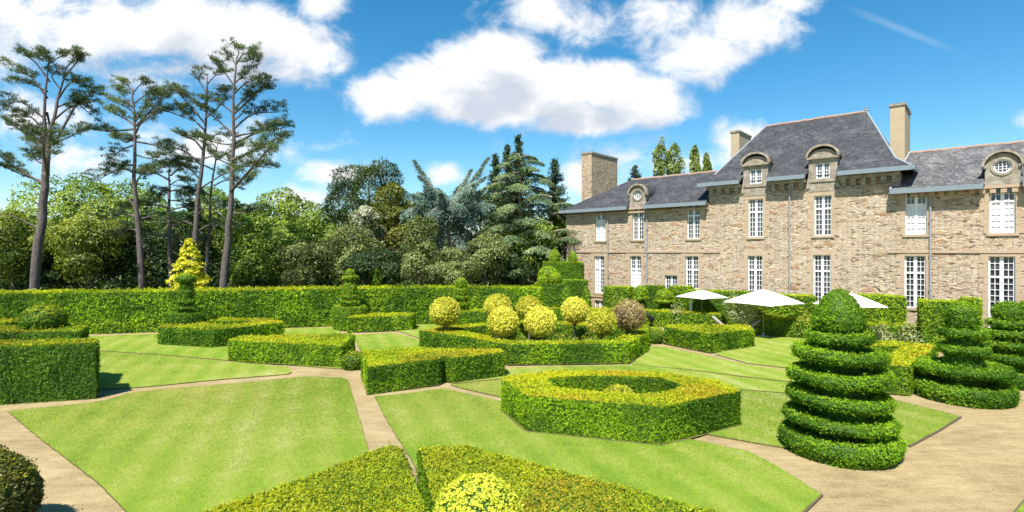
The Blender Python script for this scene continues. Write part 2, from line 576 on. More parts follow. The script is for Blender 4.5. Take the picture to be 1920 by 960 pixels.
def mat_simple(name, col, rough=0.6, var=0.15, scale=6, spec=0.3, metal=0.0, bump=0.2):
    m, nt, out = new_mat(name); t = NT(nt)
    n = t.noise(t.obj(), scale, 5, 0.65)
    c = t.mix(n, tuple(x * (1 - var) for x in col), tuple(min(1, x * (1 + var)) for x in col))
    t.principled(out, c, rough, t.bump(n, bump, 0.01), spec, metal)
    return m


M['white'] = mat_simple('white_painted_wood', (0.80, 0.80, 0.78), 0.45, 0.04)
M['zinc'] = mat_simple('blue_grey_zinc', (0.19, 0.235, 0.26), 0.45, 0.12, 3, 0.4)
M['pipe'] = mat_simple('grey_downpipe', (0.26, 0.28, 0.30), 0.5, 0.12)
M['render'] = mat_simple('ochre_chimney_render', (0.43, 0.35, 0.225), 0.9, 0.2, 2.2, 0.1)
M['terracotta'] = mat_simple('terracotta_ridge', (0.32, 0.215, 0.165), 0.85, 0.35, 7, 0.15)
M['canvas'] = mat_simple('white_canvas', (0.82, 0.81, 0.78), 0.85, 0.02)
M['wood'] = mat_simple('brown_wood', (0.30, 0.16, 0.08), 0.6, 0.2)
M['edging'] = mat_simple('dark_edging', (0.12, 0.095, 0.062), 0.8, 0.25)
M['iron'] = mat_simple('black_iron', (0.012, 0.012, 0.013), 0.5, 0.2)
M['stone_pale'] = mat_simple('pale_grey_stone', (0.34, 0.33, 0.30), 0.85, 0.25, 5, 0.2, 0, 0.6)


def mat_glass():
    m, nt, out = new_mat('window_glass'); t = NT(nt)
    o = t.obj()
    n = t.noise(o, 2.3, 2, 0.5)
    col = t.ramp(n, [(0.4, (0.025, 0.028, 0.035)), (0.65, (0.09, 0.095, 0.11))])
    t.principled(out, col, 0.06, t.bump(t.noise(o, 3.0, 1, 0.4), 0.08, 0.02), 0.6)
    return m


M['glass'] = mat_glass()

# ------------------------------------------------------------------ ground, paths, lawns
mb = MB(); S_ = 1500
mb.add([(-S_, -300, 0), (S_, -300, 0), (S_, 2000, 0), (-S_, 2000, 0)], [(0, 1, 2, 3)])
structure(mb.build('ground', M['earth']))

gpoly = [(-36, 2), (34, 2), (34, 22), (21.5, 32.2), (5.0, 46.5), (3.0, 38.5), (-40, 33.5)]
mb = MB(); mb.add([(x, y, 0.006) for x, y in gpoly], [tuple(range(len(gpoly)))])
structure(mb.build('gravel_path', M['gravel']))


def ccw(p):
    a = sum(p[i][0] * p[(i + 1) % len(p)][1] - p[(i + 1) % len(p)][0] * p[i][1] for i in range(len(p)))
    return p if a > 0 else p[::-1]


def densify(p, step):
    out = []
    for i in range(len(p)):
        a = np.array(p[i]); b = np.array(p[(i + 1) % len(p)])
        n = max(1, int(np.linalg.norm(b - a) / step))
        for k in range(n): out.append(tuple(a + (b - a) * k / n))
    return out


LAWN_POLYS = []


def lawn(pxs, z=0.05):
    p = ccw([G(x, y, z) for x, y in pxs])
    LAWN_POLYS.append(p)
    q = densify(p, 0.3)
    q = [(x + random.uniform(-.012, .012), y + random.uniform(-.012, .012)) for x, y in q]
    n = len(q); mb = MB()
    tri = tessellate_polygon([[Vector((x, y, 0)) for x, y in q]])
    tri = [t for t in tri]
    V = [(x, y, z) for x, y in q]
    T = []
    for t in tri:
        a, b_, c = (np.array(V[i][:2]) for i in t)
        cr = (b_[0] - a[0]) * (c[1] - a[1]) - (b_[1] - a[1]) * (c[0] - a[0])
        T.append(tuple(t) if cr > 0 else tuple(t)[::-1])
    mb.add(V, T, 0)
    mb.add(V + [(x, y, -0.02) for x, y in q], [(n + i, n + (i + 1) % n, (i + 1) % n, i) for i in range(n)], 1)
    return structure(mb.build('lawn', [M['lawn'], M['soil']]))


# front left
lawn([(15, 770), (60, 766), (110, 761), (160, 756), (200, 750), (222, 743), (240, 737), (300, 730), (400, 722), (480, 715), (567, 706), (640, 708), (652, 713),
      (672, 780), (690, 840), (722, 960), (745, 1050), (330, 1050), (240, 960), (185, 905), (130, 862), (80, 825), (35, 787)])
# behind the stepped block, in two terraces
lawn([(60, 742), (185, 729), (240, 727), (280, 724), (400, 712), (500, 704), (540, 701), (547, 697), (540, 688), (430, 678), (300, 666), (185, 659), (60, 652)])
lawn([(60, 650), (185, 657), (300, 664), (430, 675.5), (640, 691), (662, 672), (655, 645), (640, 627), (632, 614), (590, 614), (420, 619), (295, 626), (180, 630), (40, 634)])
# right of the straight path, up to the pierced hedge
lawn([(663, 628), (677, 660), (690, 690), (720, 705), (880, 700), (890, 675), (800, 655), (787, 638), (760, 629.5), (735, 624)])
lawn([(740, 618), (765, 627), (790, 635), (1000, 650), (1212, 646), (1243, 640), (1240, 616), (1100, 606), (1000, 604), (880, 605), (780, 606)])
# front right of the straight path
lawn([(703, 743), (760, 738), (832, 728), (870, 737), (940, 752), (1100, 788), (1312, 827), (1400, 845), (1450, 870), (1500, 900), (1540, 926), (1505, 960), (1420, 1050),
      (880, 1050), (822, 950), (780, 876), (752, 830), (722, 780)])
# middle right strips
lawn([(845, 721), (870, 728), (940, 744), (1100, 778), (1330, 814), (1420, 830), (1470, 838), (1560, 850), (1640, 850), (1706, 834), (1760, 805), (1800, 781), (1770, 772), (1712, 758),
      (1670, 748), (1600, 742), (1480, 738.5), (1380, 731), (1290, 715), (1180, 704), (1000, 706)])
lawn([(850, 718.5), (1000, 703), (1180, 702.5), (1290, 713), (1380, 729), (1480, 736), (1600, 739), (1660, 728), (1600, 722), (1490, 718), (1400, 708.5), (1300, 695), (1195, 684.5), (1060, 686), (960, 689)])
lawn([(1185, 683), (1300, 693), (1400, 706), (1490, 716), (1600, 718), (1640, 706), (1560, 700), (1480, 694), (1400, 684), (1330, 668), (1245, 650), (1214, 650)])
lawn([(1342, 664), (1400, 680), (1480, 690), (1580, 700), (1650, 690), (1640, 660), (1560, 640), (1520, 634), (1420, 631), (1400, 640)])
# sliver at the bottom right corner
lawn([(1903, 960), (1925, 935), (1990, 935), (1990, 1050), (1860, 1050)])

# grass blades on the near lawns
def in_poly(P, poly):
    x, y = P[:, 0], P[:, 1]; ins = np.zeros(len(P), bool); n = len(poly)
    for i in range(n):
        x0, y0 = poly[i]; x1, y1 = poly[(i + 1) % n]
        c = ((y0 > y) != (y1 > y)) & (x < (x1 - x0) * (y - y0) / (y1 - y0 + 1e-12) + x0)
        ins ^= c
    return ins


mb = MB()
for k, p in enumerate(LAWN_POLYS):
    pa = np.array(p); lo, hi = pa.min(0), pa.max(0)
    dist = max(6.0, lo[1])
    n = int((hi[0] - lo[0]) * (hi[1] - lo[1]) * (1900 if dist < 14 else 420 if dist < 20 else 150))
    P = lo + rng.random((n, 2)) * (hi - lo)
    P = P[in_poly(P, p)]
    # extra fringe at the edges
    q = np.array(densify(p, 0.02 if dist < 14 else 0.04))
    q = q + rng.normal(size=q.shape) * 0.015
    P = np.concatenate((P, q)); n = len(P)
    sz = np.clip(P[:, 1] / 14.0, 0.7, 2.0)
    h = (0.012 + 0.022 * rng.random(n)) * sz ** 0.5
    a = rng.random(n) * 6.283; lean = rng.normal(size=(n, 2)) * 0.022 * sz[:, None]
    w = 0.0045 * sz
    B = np.c_[P, np.full(n, 0.049)]
    d = np.c_[np.cos(a) * w, np.sin(a) * w, np.zeros(n)]
    tip = B + np.c_[lean, h]
    V = np.stack((B - d, B + d, tip), 1).reshape(-1, 3)
    z = np.clip(.5 + (vnoise(B, .5, 3) - .5) * 1.0 + (vnoise(B, 2.6, 4) - .5) * .6 + (vnoise(B, 9.0, 5) - .5) * .6, 0, 1)
    r = rng.random(n)
    r = np.where(rng.random(n) < .12, r * 2.2, r)
    c = np.c_[0.09 + 0.24 * z + 0.12 * r, 0.19 + 0.13 * z + 0.10 * r, 0.010 + 0.08 * z + 0.03 * r]
    mb.add(V, np.arange(3 * n).reshape(n, 3), 0, np.repeat(c, 3, 0))
o = mb.build('grass', M['leaf'])
structure(o, 'stuff')

# dark timber edging between lawn and gravel at the lower right
for pts in ([(1542, 927), (1505, 963), (1440, 1040)], [(1802, 781), (1762, 806), (1706, 836)], [(1900, 962), (1924, 933)]):
    mb = MB()
    g = [np.array(G(x, y, 0.05)) for x, y in pts]
    for a, b_ in zip(g[:-1], g[1:]):
        d = (b_ - a) / np.linalg.norm(b_ - a); nn = np.array((-d[1], d[0])) * 0.014
        V = [(*(a - nn), 0), (*(b_ - nn), 0), (*(b_ + nn), 0), (*(a + nn), 0), (*(a - nn), .062), (*(b_ - nn), .062), (*(b_ + nn), .062), (*(a + nn), .062)]
        mb.add(V, [(4, 5, 6, 7), (0, 1, 5, 4), (1, 2, 6, 5), (2, 3, 7, 6), (3, 0, 4, 7)])
    structure(mb.build('lawn_edging', M['edging']))

# ------------------------------------------------------------------ clipped foliage
def C(*a): return np.array(a)


def yew_col(golden=0.5, dark=(0.065, 0.165, 0.008), mid=(0.32, 0.50, 0.014), top=(0.54, 0.54, 0.014), orange=(0.56, 0.40, 0.025), seed=1):
    """dark old needles and lime shoots; flat tops carry the golden new growth"""
    dark, mid, top, orange = map(np.array, (dark, mid, top, orange))

    def fn(P, N, f):
        n = len(P)
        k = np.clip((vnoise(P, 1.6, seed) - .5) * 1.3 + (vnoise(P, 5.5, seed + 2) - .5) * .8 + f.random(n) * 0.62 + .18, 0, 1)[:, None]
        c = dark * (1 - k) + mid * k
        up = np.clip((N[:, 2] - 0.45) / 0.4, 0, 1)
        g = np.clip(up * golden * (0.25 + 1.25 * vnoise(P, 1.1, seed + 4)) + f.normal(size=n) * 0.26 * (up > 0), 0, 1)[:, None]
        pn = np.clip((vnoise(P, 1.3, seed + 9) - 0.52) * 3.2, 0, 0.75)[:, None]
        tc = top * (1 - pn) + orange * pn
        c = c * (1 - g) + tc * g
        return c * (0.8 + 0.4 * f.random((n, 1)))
    return fn


def tri_sample(V, T, n, f):
    A, B, Cc = V[T[:, 0]], V[T[:, 1]], V[T[:, 2]]
    cr = np.cross(B - A, Cc - A); ar = np.linalg.norm(cr, axis=1) * 0.5
    idx = f.choice(len(T), size=n, p=ar / ar.sum())
    r1 = np.sqrt(f.random(n))[:, None]; r2 = f.random(n)[:, None]
    P = A[idx] * (1 - r1) + B[idx] * (r1 * (1 - r2)) + Cc[idx] * (r1 * r2)
    return P, nrm(cr)[idx], ar.sum()


def area(V, T):
    return (np.linalg.norm(np.cross(V[T[:, 1]] - V[T[:, 0]], V[T[:, 2]] - V[T[:, 0]]), axis=1) * 0.5).sum()


def leaf_quads(P, N, L, W, f, spread=0.6, up=0.35, out=0.5):
    n = len(P)
    F = nrm(N + spread * f.normal(size=(n, 3)))
    A = f.normal(size=(n, 3)) * 0.8 + out * N + np.array((0, 0, up))
    A = nrm(A - F * (A * F).sum(1, keepdims=True))
    B = np.cross(F, A)
    l = (L * (0.6 + 0.8 * f.random(n)))[:, None]; w = (W * (0.7 + 0.6 * f.random(n)))[:, None]
    return np.stack((P - A * l * 0.35, P + B * w * 0.5, P + A * l * 0.65, P - B * w * 0.5), 1).reshape(-1, 3)


def tris_of(faces):
    T = []
    for fc in faces:
        for i in range(1, len(fc) - 1): T.append((fc[0], fc[i], fc[i + 1]))
    return np.array(T)


def add_clip(mb, V, faces, L, dens=1.5, col=None, seed=0, bulge=0.03, core=(0.06, 0.13, 0.012), spread=0.5, fuzz=0.25):
    """a clipped surface: solid core plus leaves all over it"""
    f = np.random.default_rng(seed + 11)
    V = np.asarray(V, float); T = tris_of(faces)
    mb.add(V, faces, 0, np.array(core))
    W = L * 0.5; K = 5
    ns = int(area(V, T) * dens / (0.5 * L * W) / K) + 1
    P, N, _ = tri_sample(V, T, ns, f)
    keep = P[:, 2] > 0.015
    P, N = P[keep], N[keep]; ns = len(P)
    off = (vnoise(P, 4.0, seed) - 0.4) * bulge * 2 + f.random(ns) ** 1.6 * L * 0.75
    stray = f.random(ns) < fuzz * 0.05
    off = off + stray * L * (0.4 + 1.2 * f.random(ns))
    D = nrm(N + 0.42 * f.normal(size=(ns, 3)))
    c = col(P, N, f)
    P = np.repeat(P + N * off[:, None], K, 0); D = np.repeat(D, K, 0); c = np.repeat(c, K, 0); n = len(P)
    j = f.normal(size=(n, 3)) * L * 0.36
    P = P + j - D * (j * D).sum(1, keepdims=True) * .6 + D * (f.random(n) * L * .7 - L * .35)[:, None]
    P[:, 2] = np.maximum(P[:, 2], 0.01)
    c = c * (0.78 + 0.44 * f.random((n, 1)))
    Q = leaf_quads(P, D, np.full(n, L), np.full(n, W), f, spread * .75)
    mb.add(Q, np.arange(4 * n).reshape(n, 4), 0, np.repeat(c, 4, 0))


def prism_faces(poly, z0, z1, hole=None, step=0.5):
    """verts and faces of an upright prism, with an optional well in it"""
    poly = ccw(poly); q = densify(poly, step); n = len(q)
    V = [(x, y, z0) for x, y in q] + [(x, y, z1) for x, y in q]
    F = [(i, (i + 1) % n, n + (i + 1) % n, n + i) for i in range(n)]
    loops = [[Vector((x, y, 0)) for x, y in q]]; idx = [n + i for i in range(n)]
    if hole:
        h = densify(ccw(hole)[::-1], step); m = len(h); b0 = len(V)
        V += [(x, y, z0) for x, y in h] + [(x, y, z1) for x, y in h]
        F += [(b0 + i, b0 + (i + 1) % m, b0 + m + (i + 1) % m, b0 + m + i) for i in range(m)]
        loops.append([Vector((x, y, 0)) for x, y in h]); idx += [b0 + m + i for i in range(m)]
    for t in tessellate_polygon(loops):
        a, b_, c = (V[idx[i]] for i in t)
        cr = (b_[0] - a[0]) * (c[1] - a[1]) - (b_[1] - a[1]) * (c[0] - a[0])
        if abs(cr) < 1e-9: continue
        tt = tuple(idx[i] for i in t)
        F.append(tt if cr > 0 else tt[::-1])
    return np.array(V), F


_seed = [0]


def lf(d):  # leaf length at distance d
    return max(0.040, 0.0025 * d)


def hedge(label, poly, h, hole=None, z0=0.0, golden=0.75, group='clipped hedges of the parterre', L=None, dens=1.5, name='clipped_hedge', col=None, cat='hedge', fuzz=.6):
    _seed[0] += 1
    if group == 'clipped hedges of the parterre':
        cx, cy = np.mean(poly, axis=0); bed = []
        for x, y in densify(ccw(poly), .25):
            dx, dy = x - cx, y - cy; q = 1 + (.07 + .05 * random.random()) / math.hypot(dx, dy); bed.append((cx + dx * q, cy + dy * q, .056 + .0007 * _seed[0]))
        sb = MB(); tr = tessellate_polygon([[Vector((x, y, 0)) for x, y, _ in bed]])
        sb.add(bed, [tuple(t_) if (bed[t_[1]][0] - bed[t_[0]][0]) * (bed[t_[2]][1] - bed[t_[0]][1]) - (bed[t_[1]][1] - bed[t_[0]][1]) * (bed[t_[2]][0] - bed[t_[0]][0]) > 0 else tuple(t_)[::-1] for t_ in tr])
        structure(sb.build('soil_bed', M['soil']))
    mb = MB(); V, F = prism_faces(poly, z0, h, hole)
    d = np.mean([math.hypot(*p) for p in poly])
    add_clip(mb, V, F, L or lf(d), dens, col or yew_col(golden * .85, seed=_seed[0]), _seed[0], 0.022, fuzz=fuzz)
    return tag(mb.build(name, M['leaf']), label, cat, group)


def lathe_faces(c, prof, n=28):
    ang = np.linspace(0, 2 * np.pi, n, endpoint=False)
    V = np.array([(c[0] + r * math.cos(a), c[1] + r * math.sin(a), z) for r, z in prof for a in ang])
    F = [(i * n + j, i * n + (j + 1) % n, (i + 1) * n + (j + 1) % n, (i + 1) * n + j) for i in range(len(prof) - 1) for j in range(n)]
    return V, F


def ball_prof(r, zc, zr=None, n=9, lo=-1.0):
    zr = zr or r
    a0 = math.asin(lo) if lo > -1 else -math.pi / 2
    return [(max(0.004, r * math.cos(a)), zc + zr * math.sin(a)) for a in np.linspace(a0, math.pi / 2, n)]


def disc_prof(r, z0, z1, taper=0.75):
    """a clipped tier: underside slopes in, rim rounded, top dips gently to the stem"""
    h = z1 - z0
    return [(r * taper * 0.35, z0 + h * 0.10), (r * taper, z0 + h * 0.04), (r * 0.95, z0 + h * 0.28), (r, z0 + h * 0.55), (r * 0.97, z0 + h * 0.85), (r * 0.90, z1), (r * 0.68, z1 - 0.05), (r * 0.42, z1 - 0.12), (0.05, z1 - 0.15)]


# -- octagon with a well, nearest the middle
oct_out = [G(941, 772), G(990, 811), G(1237, 837), (6.55, 15.3), (6.35, 16.5), (4.9, 17.75), (1.5, 17.95), (-0.2, 17.1)]
oct_in = [(1.05, 16.75), (1.2, 15.85), (2.1, 15.25), (3.5, 14.95), (4.35, 15.15), (5.1, 15.85), (4.75, 16.9), (2.4, 17.2)]
hedge('eight-sided box hedge with a sunken well, golden top, in the middle of the near lawn', oct_out, 1.0, oct_in, golden=1.1, L=0.043, dens=1.8)
gold_col = yew_col(0.0, dark=(0.42, 0.42, 0.03), mid=(0.74, 0.66, 0.07), seed=3)
mb = MB(); V, F = lathe_faces((3.2, 15.9), ball_prof(0.5, 0.5, 0.5, lo=-.98)); add_clip(mb, V, F, 0.05, 1.5, gold_col, 5)
tag(mb.build('golden_dome_shrub', M['leaf']), 'low golden dome shrub inside the well of the eight-sided hedge', 'shrub', 'golden clipped shrubs')

hedge('kite-shaped hedge right of the straight sand path, golden top and notched front', [G(692, 741), G(823, 723), G(832, 716), G(850, 720), G(945, 707), (-0.45, 21.9), (-3.8, 22.3), (-6.1, 21.7)], 0.97, golden=0.95)
hedge('long low hedge left of the path junction, dark front under a lime top', [G(429, 677), G(467, 681), G(640, 691), G(664, 666), (-7.95, 26.2), (-12.9, 25.4)], 0.95, golden=0.8)
hedge('far six-sided hedge ring in front of the tall back hedge, left lawn', [G(297, 647), G(402, 653), (-14.2, 29.0), (-13.1, 30.6), (-14.7, 32.2), (-19.4, 32.4)], 0.93, [(-17.6, 30.4), (-15.6, 29.3), (-14.7, 30.5), (-15.4, 31.3), (-17.6, 31.4)], golden=0.85)
hedge('short straight hedge between the straight path and the golden ball trees', [G(652, 625), G(772, 620), (-6.4, 35.2), (-10.3, 35.0)], 0.92, golden=0.75)
# -- ring around the golden ball trees
ring_out = [G(787, 653), (-1.95, 25.3), G(955, 686), G(1177, 683), G(1212, 661), (7.5, 29.3), (3.0, 31.2), (-1.2, 31.0), (-3.2, 29.4)]
ring_in = [(-3.5, 28.3), (-1.4, 26.1), (0.1, 24.4), (4.75, 24.6), (5.75, 26.8), (6.2, 28.6), (2.7, 29.9), (-.8, 29.8), (-2.3, 28.8)]
hedge('big hedge ring enclosing the golden ball trees', ring_out, 0.90, ring_in, golden=0.7)
hedge('boat-shaped hedge between the brown ball tree and the terrace, right of centre', [G(1246, 646), G(1332, 663), G(1413, 651), (13.0, 29.4), (11.7, 29.6), (8.5, 29.4)], 0.92, golden=0.75)
hedge('low hedge along the terrace left of the olive tree', [(2.0, 37.0), (9.0, 35.6), (13.1, 33.6), (13.4, 34.5), (9.2, 36.6), (2.2, 38.0)], 1.0, golden=0.6, col=yew_col(0.6, dark=(0.10, 0.22, 0.010), mid=(0.32, 0.46, 0.016), seed=72))
hedge('low hedge along the terrace, running right from the white gate behind the tall topiary', [(14.7, 31.9), (22.4, 27.5), (22.9, 28.2), (15.1, 32.7)], 1.0, golden=0.6, col=yew_col(0.6, dark=(0.10, 0.22, 0.010), mid=(0.32, 0.46, 0.016), seed=73))
hedge('hedge ring with yellow top mostly hidden behind the tall tiered topiary', [(12.3, 20.6), (12.6, 19.0), (13.7, 18.45), (15.9, 20.5), (18.0, 22.6), (16.8, 23.9), (13.6, 22.9)], 1.0,
      [(13.3, 20.7), (13.7, 19.8), (15.2, 21.2), (16.5, 22.5), (15.2, 22.6), (14.2, 22.0)], golden=0.95)
hedge('small hedge block left of the ball trees in front of the tall back hedge', [(-3.2, 33.0), (-1.5, 33.0), (-1.4, 34.4), (-3.2, 34.4)], 1.25, golden=0.5)
hedge('yellow-topped low hedge at the left edge behind the stepped topiary', [(-33, 27.8), (-27.4, 28.6), (-27.8, 30.4), (-33, 30)], 1.1, golden=0.95)
# -- foreground
hedge('golden feathery hedge top left of the path at the bottom edge', [(-2.5, 11.0), (-2.25, 10.8), (-1.37, 8.35), (-0.6, 5.8), (-4.4, 5.6), (-4.75, 8.15), (-3.5, 9.6)], 1.0, col=yew_col(.8, dark=(.06,.15,.008), mid=(.22,.37,.014), top=(.42,.44,.014), orange=(.48,.33,.025), seed=81), L=0.038, dens=1.8, fuzz=2.0)
hedge('golden feathery hedge top right of the path at the bottom edge, behind the yellow dome', [(-1.88, 10.85), (-0.95, 10.95), (3.2, 8.15), (5.0, 6.2), (-0.4, 5.6), (-1.0, 7.6)], 1.0, col=yew_col(.8, dark=(.06,.15,.008), mid=(.22,.37,.014), top=(.42,.44,.014), orange=(.48,.33,.025), seed=82), L=0.038, dens=1.8, fuzz=2.0)
mb = MB(); V, F = lathe_faces((-0.47, 7.35), ball_prof(0.62, 1.24, 0.62)); V0, F0 = lathe_faces((-0.47, 7.35), [(0.35, 0.9), (0.35, 1.2)])
add_clip(mb, V, F, 0.042, 1.7, yew_col(0, dark=(0.34, 0.41, 0.025), mid=(0.70, 0.74, 0.07), seed=6), 61)
tag(mb.build('golden_dome_shrub', M['leaf']), 'yellow small-leaved dome at the bottom centre, rising from the near hedge', 'shrub', 'golden clipped shrubs')
mb = MB(); V, F = lathe_faces((-9.35, 9.0), ball_prof(1.02, 0.66, 0.9, lo=-.7))
add_clip(mb, V, F, 0.07, 2.8, yew_col(0, dark=(0.035, 0.045, 0.012), mid=(0.13, 0.135, 0.03), seed=8), 63, spread=0.8)
tag(mb.build('dark_round_shrub', M['tree_leaf']), 'dark glossy round shrub cut off by the lower left corner', 'shrub')
for (x, y, r, lab) in [(*G(659, 695), 0.45, 'small lime ball bush at the path junction beside the kite-shaped hedge'), (*G(1228, 645), 0.52, 'small lime bush on the lawn right of the big hedge ring')]:
    mb = MB(); V, F = lathe_faces((x, y + 0.3), ball_prof(r, r * 0.75, r * 0.85, lo=-.85)); add_clip(mb, V, F, 0.07, 1.5, yew_col(0.5, mid=(0.20, 0.31, 0.02), dark=(.09, .18, .012), seed=2), 8)
    tag(mb.build('ball_bush', M['leaf']), lab, 'bush', 'small ball bushes')

# -- stepped block with dome at the left edge
st = thing('stepped_topiary', 'dark stepped yew block topped by a rounded dome, left edge', 'topiary', (-17, 19, 0))
def child_clip(name, parent, V, F, L, col, seed, dens=1.5, mat='leaf', **kw):
    mb = MB(); V = np.asarray(V) - np.array(parent.location)
    # keep-above-ground test runs in the thing's frame (its base is at z = 0)
    add_clip(mb, V, F, L, dens, col, seed, **kw)
    return mb.build(name, M[mat], parent)


ycol = yew_col(0.5, dark=(0.035, 0.10, 0.008), mid=(0.12, 0.24, 0.014), seed=21)
V, F = prism_faces([(-14.12, 18.12), (-14.85, 19.05), (-20.4, 18.2), (-19.9, 16.45)], 0, 1.88); child_clip('block', st, V, F, 0.062, ycol, 21)
V, F = prism_faces([(-15.35, 18.98), (-16.3, 20.5), (-20.3, 20.3), (-20.2, 18.22)], 0, 2.16); child_clip('tier', st, V, F, 0.062, ycol, 22)
V, F = lathe_faces((-17.35, 19.75), ball_prof(0.66, 2.48, 0.53, lo=-.8)); child_clip('dome', st, V, F, 0.062, yew_col(0.45, dark=(.06, .14, .01), mid=(.18, .31, .016), seed=23), 23)

# -- tall back hedge
hedge('tall dark clipped hedge wall running across the back of the left garden', [(-36, 30.9), (-25, 32.3), (-12.2, 35.6), (-5, 36.6), (2.0, 36.2), (2.0, 37.8), (-5, 38.4), (-12.5, 37.4), (-25.5, 34.2), (-36, 32.9)], 2.48, golden=0.45, dens=1.7, name='tall_hedge', group=None, fuzz=2.0)

# -- tiered topiaries
def tiered(label, c, tiers, dome, L, seed, col=None, extra=(), stem_top=None, group='tiered topiaries'):
    t = thing('tiered_topiary', label, 'topiary', (c[0], c[1], 0), 0, group)
    col = col or yew_col(0.35, dark=(0.055, 0.16, 0.006), mid=(0.24, 0.44, 0.014), top=(.34, .50, .02), orange=(.30, .46, .02), seed=seed)
    mb = MB(); zt = stem_top or dome[0][1] + .1
    mb.tube([(0, 0, 0), (0.02, 0, zt * 0.5), (0, 0, zt)], [0.13, 0.10, 0.05], 8); mb.build('trunk', M['bark'], t)
    for k, (r, z0, z1, *tp) in enumerate(tiers):
        tilt = random.uniform(-0.035, 0.035)
        V, F = lathe_faces(c, disc_prof(r, z0, z1, *(tp[:1])), 36)
        V[:, 2] += (V[:, 0] - c[0]) * tilt
        V[:, 2] = np.maximum(V[:, 2], 0.0)
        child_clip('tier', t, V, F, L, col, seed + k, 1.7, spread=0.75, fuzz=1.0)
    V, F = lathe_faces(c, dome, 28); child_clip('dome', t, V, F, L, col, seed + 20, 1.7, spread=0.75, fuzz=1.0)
    rr_ = tiers[-1][0] * .62
    V, F = lathe_faces(c, [(rr_ * 1.5, 0.1), (rr_ * 1.3, zt * .5), (rr_ * .9, zt * .85), (rr_ * .7, zt)], 18); child_clip('inner_foliage', t, V, F, L, col, seed + 60, 1.3)
    for k, prof in enumerate(extra):
        V, F = lathe_faces(c, prof, 28); child_clip('ball', t, V, F, L, col, seed + 30 + k, 1.6)
    return t


cone_dome = [(0.05, 2.97), (0.38, 2.99), (0.52, 3.1), (0.56, 3.28), (0.50, 3.52), (0.36, 3.78), (0.20, 3.95), (0.02, 4.04)]
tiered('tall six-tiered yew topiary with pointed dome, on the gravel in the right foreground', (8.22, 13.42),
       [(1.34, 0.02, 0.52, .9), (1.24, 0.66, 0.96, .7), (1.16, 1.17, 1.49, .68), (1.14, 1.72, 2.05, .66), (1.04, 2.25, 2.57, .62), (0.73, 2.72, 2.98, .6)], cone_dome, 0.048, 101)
tiered('four-tiered yew topiary with broad lower tiers and round head, beside the tallest', (15.35, 18.15),
       [(1.36, 0.02, 0.56, .93), (1.30, 0.84, 1.18, .6), (0.72, 1.54, 1.80, .45), (0.64, 2.10, 2.36, .4)],
       [(0.05, 2.36), (0.34, 2.38), (0.43, 2.52), (0.45, 2.76), (0.40, 3.02), (0.25, 3.20), (0.02, 3.26)], 0.06, 141)
tiered('dark tiered topiary with low round head, cut off by the right edge', (18.7, 20.1),
       [(1.10, 0.02, 0.55, .9), (0.90, 0.85, 1.14, .6), (0.78, 1.38, 1.64, .6), (0.74, 1.80, 2.03, .6), (0.62, 2.20, 2.42, .6)],
       [(0.05, 2.40), (0.32, 2.42), (0.43, 2.56), (0.44, 2.74), (0.36, 2.96), (0.20, 3.06), (0.02, 3.1)], 0.065, 181)
lime = yew_col(0.4, dark=(0.14, 0.26, 0.010), mid=(0.30, 0.45, 0.02), top=(.46, .56, .02), seed=33)
dk = yew_col(0.3, dark=(0.06, 0.16, 0.01), mid=(0.20, 0.34, 0.018), top=(.42, .54, .02), seed=34)
tiered('slim tiered topiary before the golden conifer, broad dome at its foot', ((349 - 960) * .0305, 30.5),
       [(0.92, 0.02, 1.52, .9), (0.50, 1.70, 1.84), (0.44, 2.06, 2.22)], ball_prof(0.36, 2.72, 0.30), 0.075, 221, dk, [ball_prof(0.48, 3.45, 0.24), [(.1, 2.9), (.12, 3.3)], ball_prof(0.34, 3.05, 0.12)], 3.4)
tiered('slim tiered topiary with two balls and a cap in front of the back hedge', ((656 - 960) * .0345, 34.5),
       [(1.06, 0.02, 1.46, .95), (0.60, 1.66, 1.82), (0.54, 2.02, 2.18)], ball_prof(0.40, 2.68, 0.36), 0.075, 251, lime, [disc_prof(0.46, 3.22, 3.42), ball_prof(0.24, 3.66, 0.2), ball_prof(0.28, 3.1, 0.2)], 3.7)
tiered('short tiered topiary with two stacked balls, behind the leftmost golden ball tree', ((865 - 960) * .034, 33.9),
       [(0.80, 0.02, 1.1, .9), (0.55, 1.62, 1.78), (0.50, 2.02, 2.18)], ball_prof(0.38, 2.52, 0.26), 0.075, 281, lime, [ball_prof(0.36, 3.02, 0.3)], 3.0)

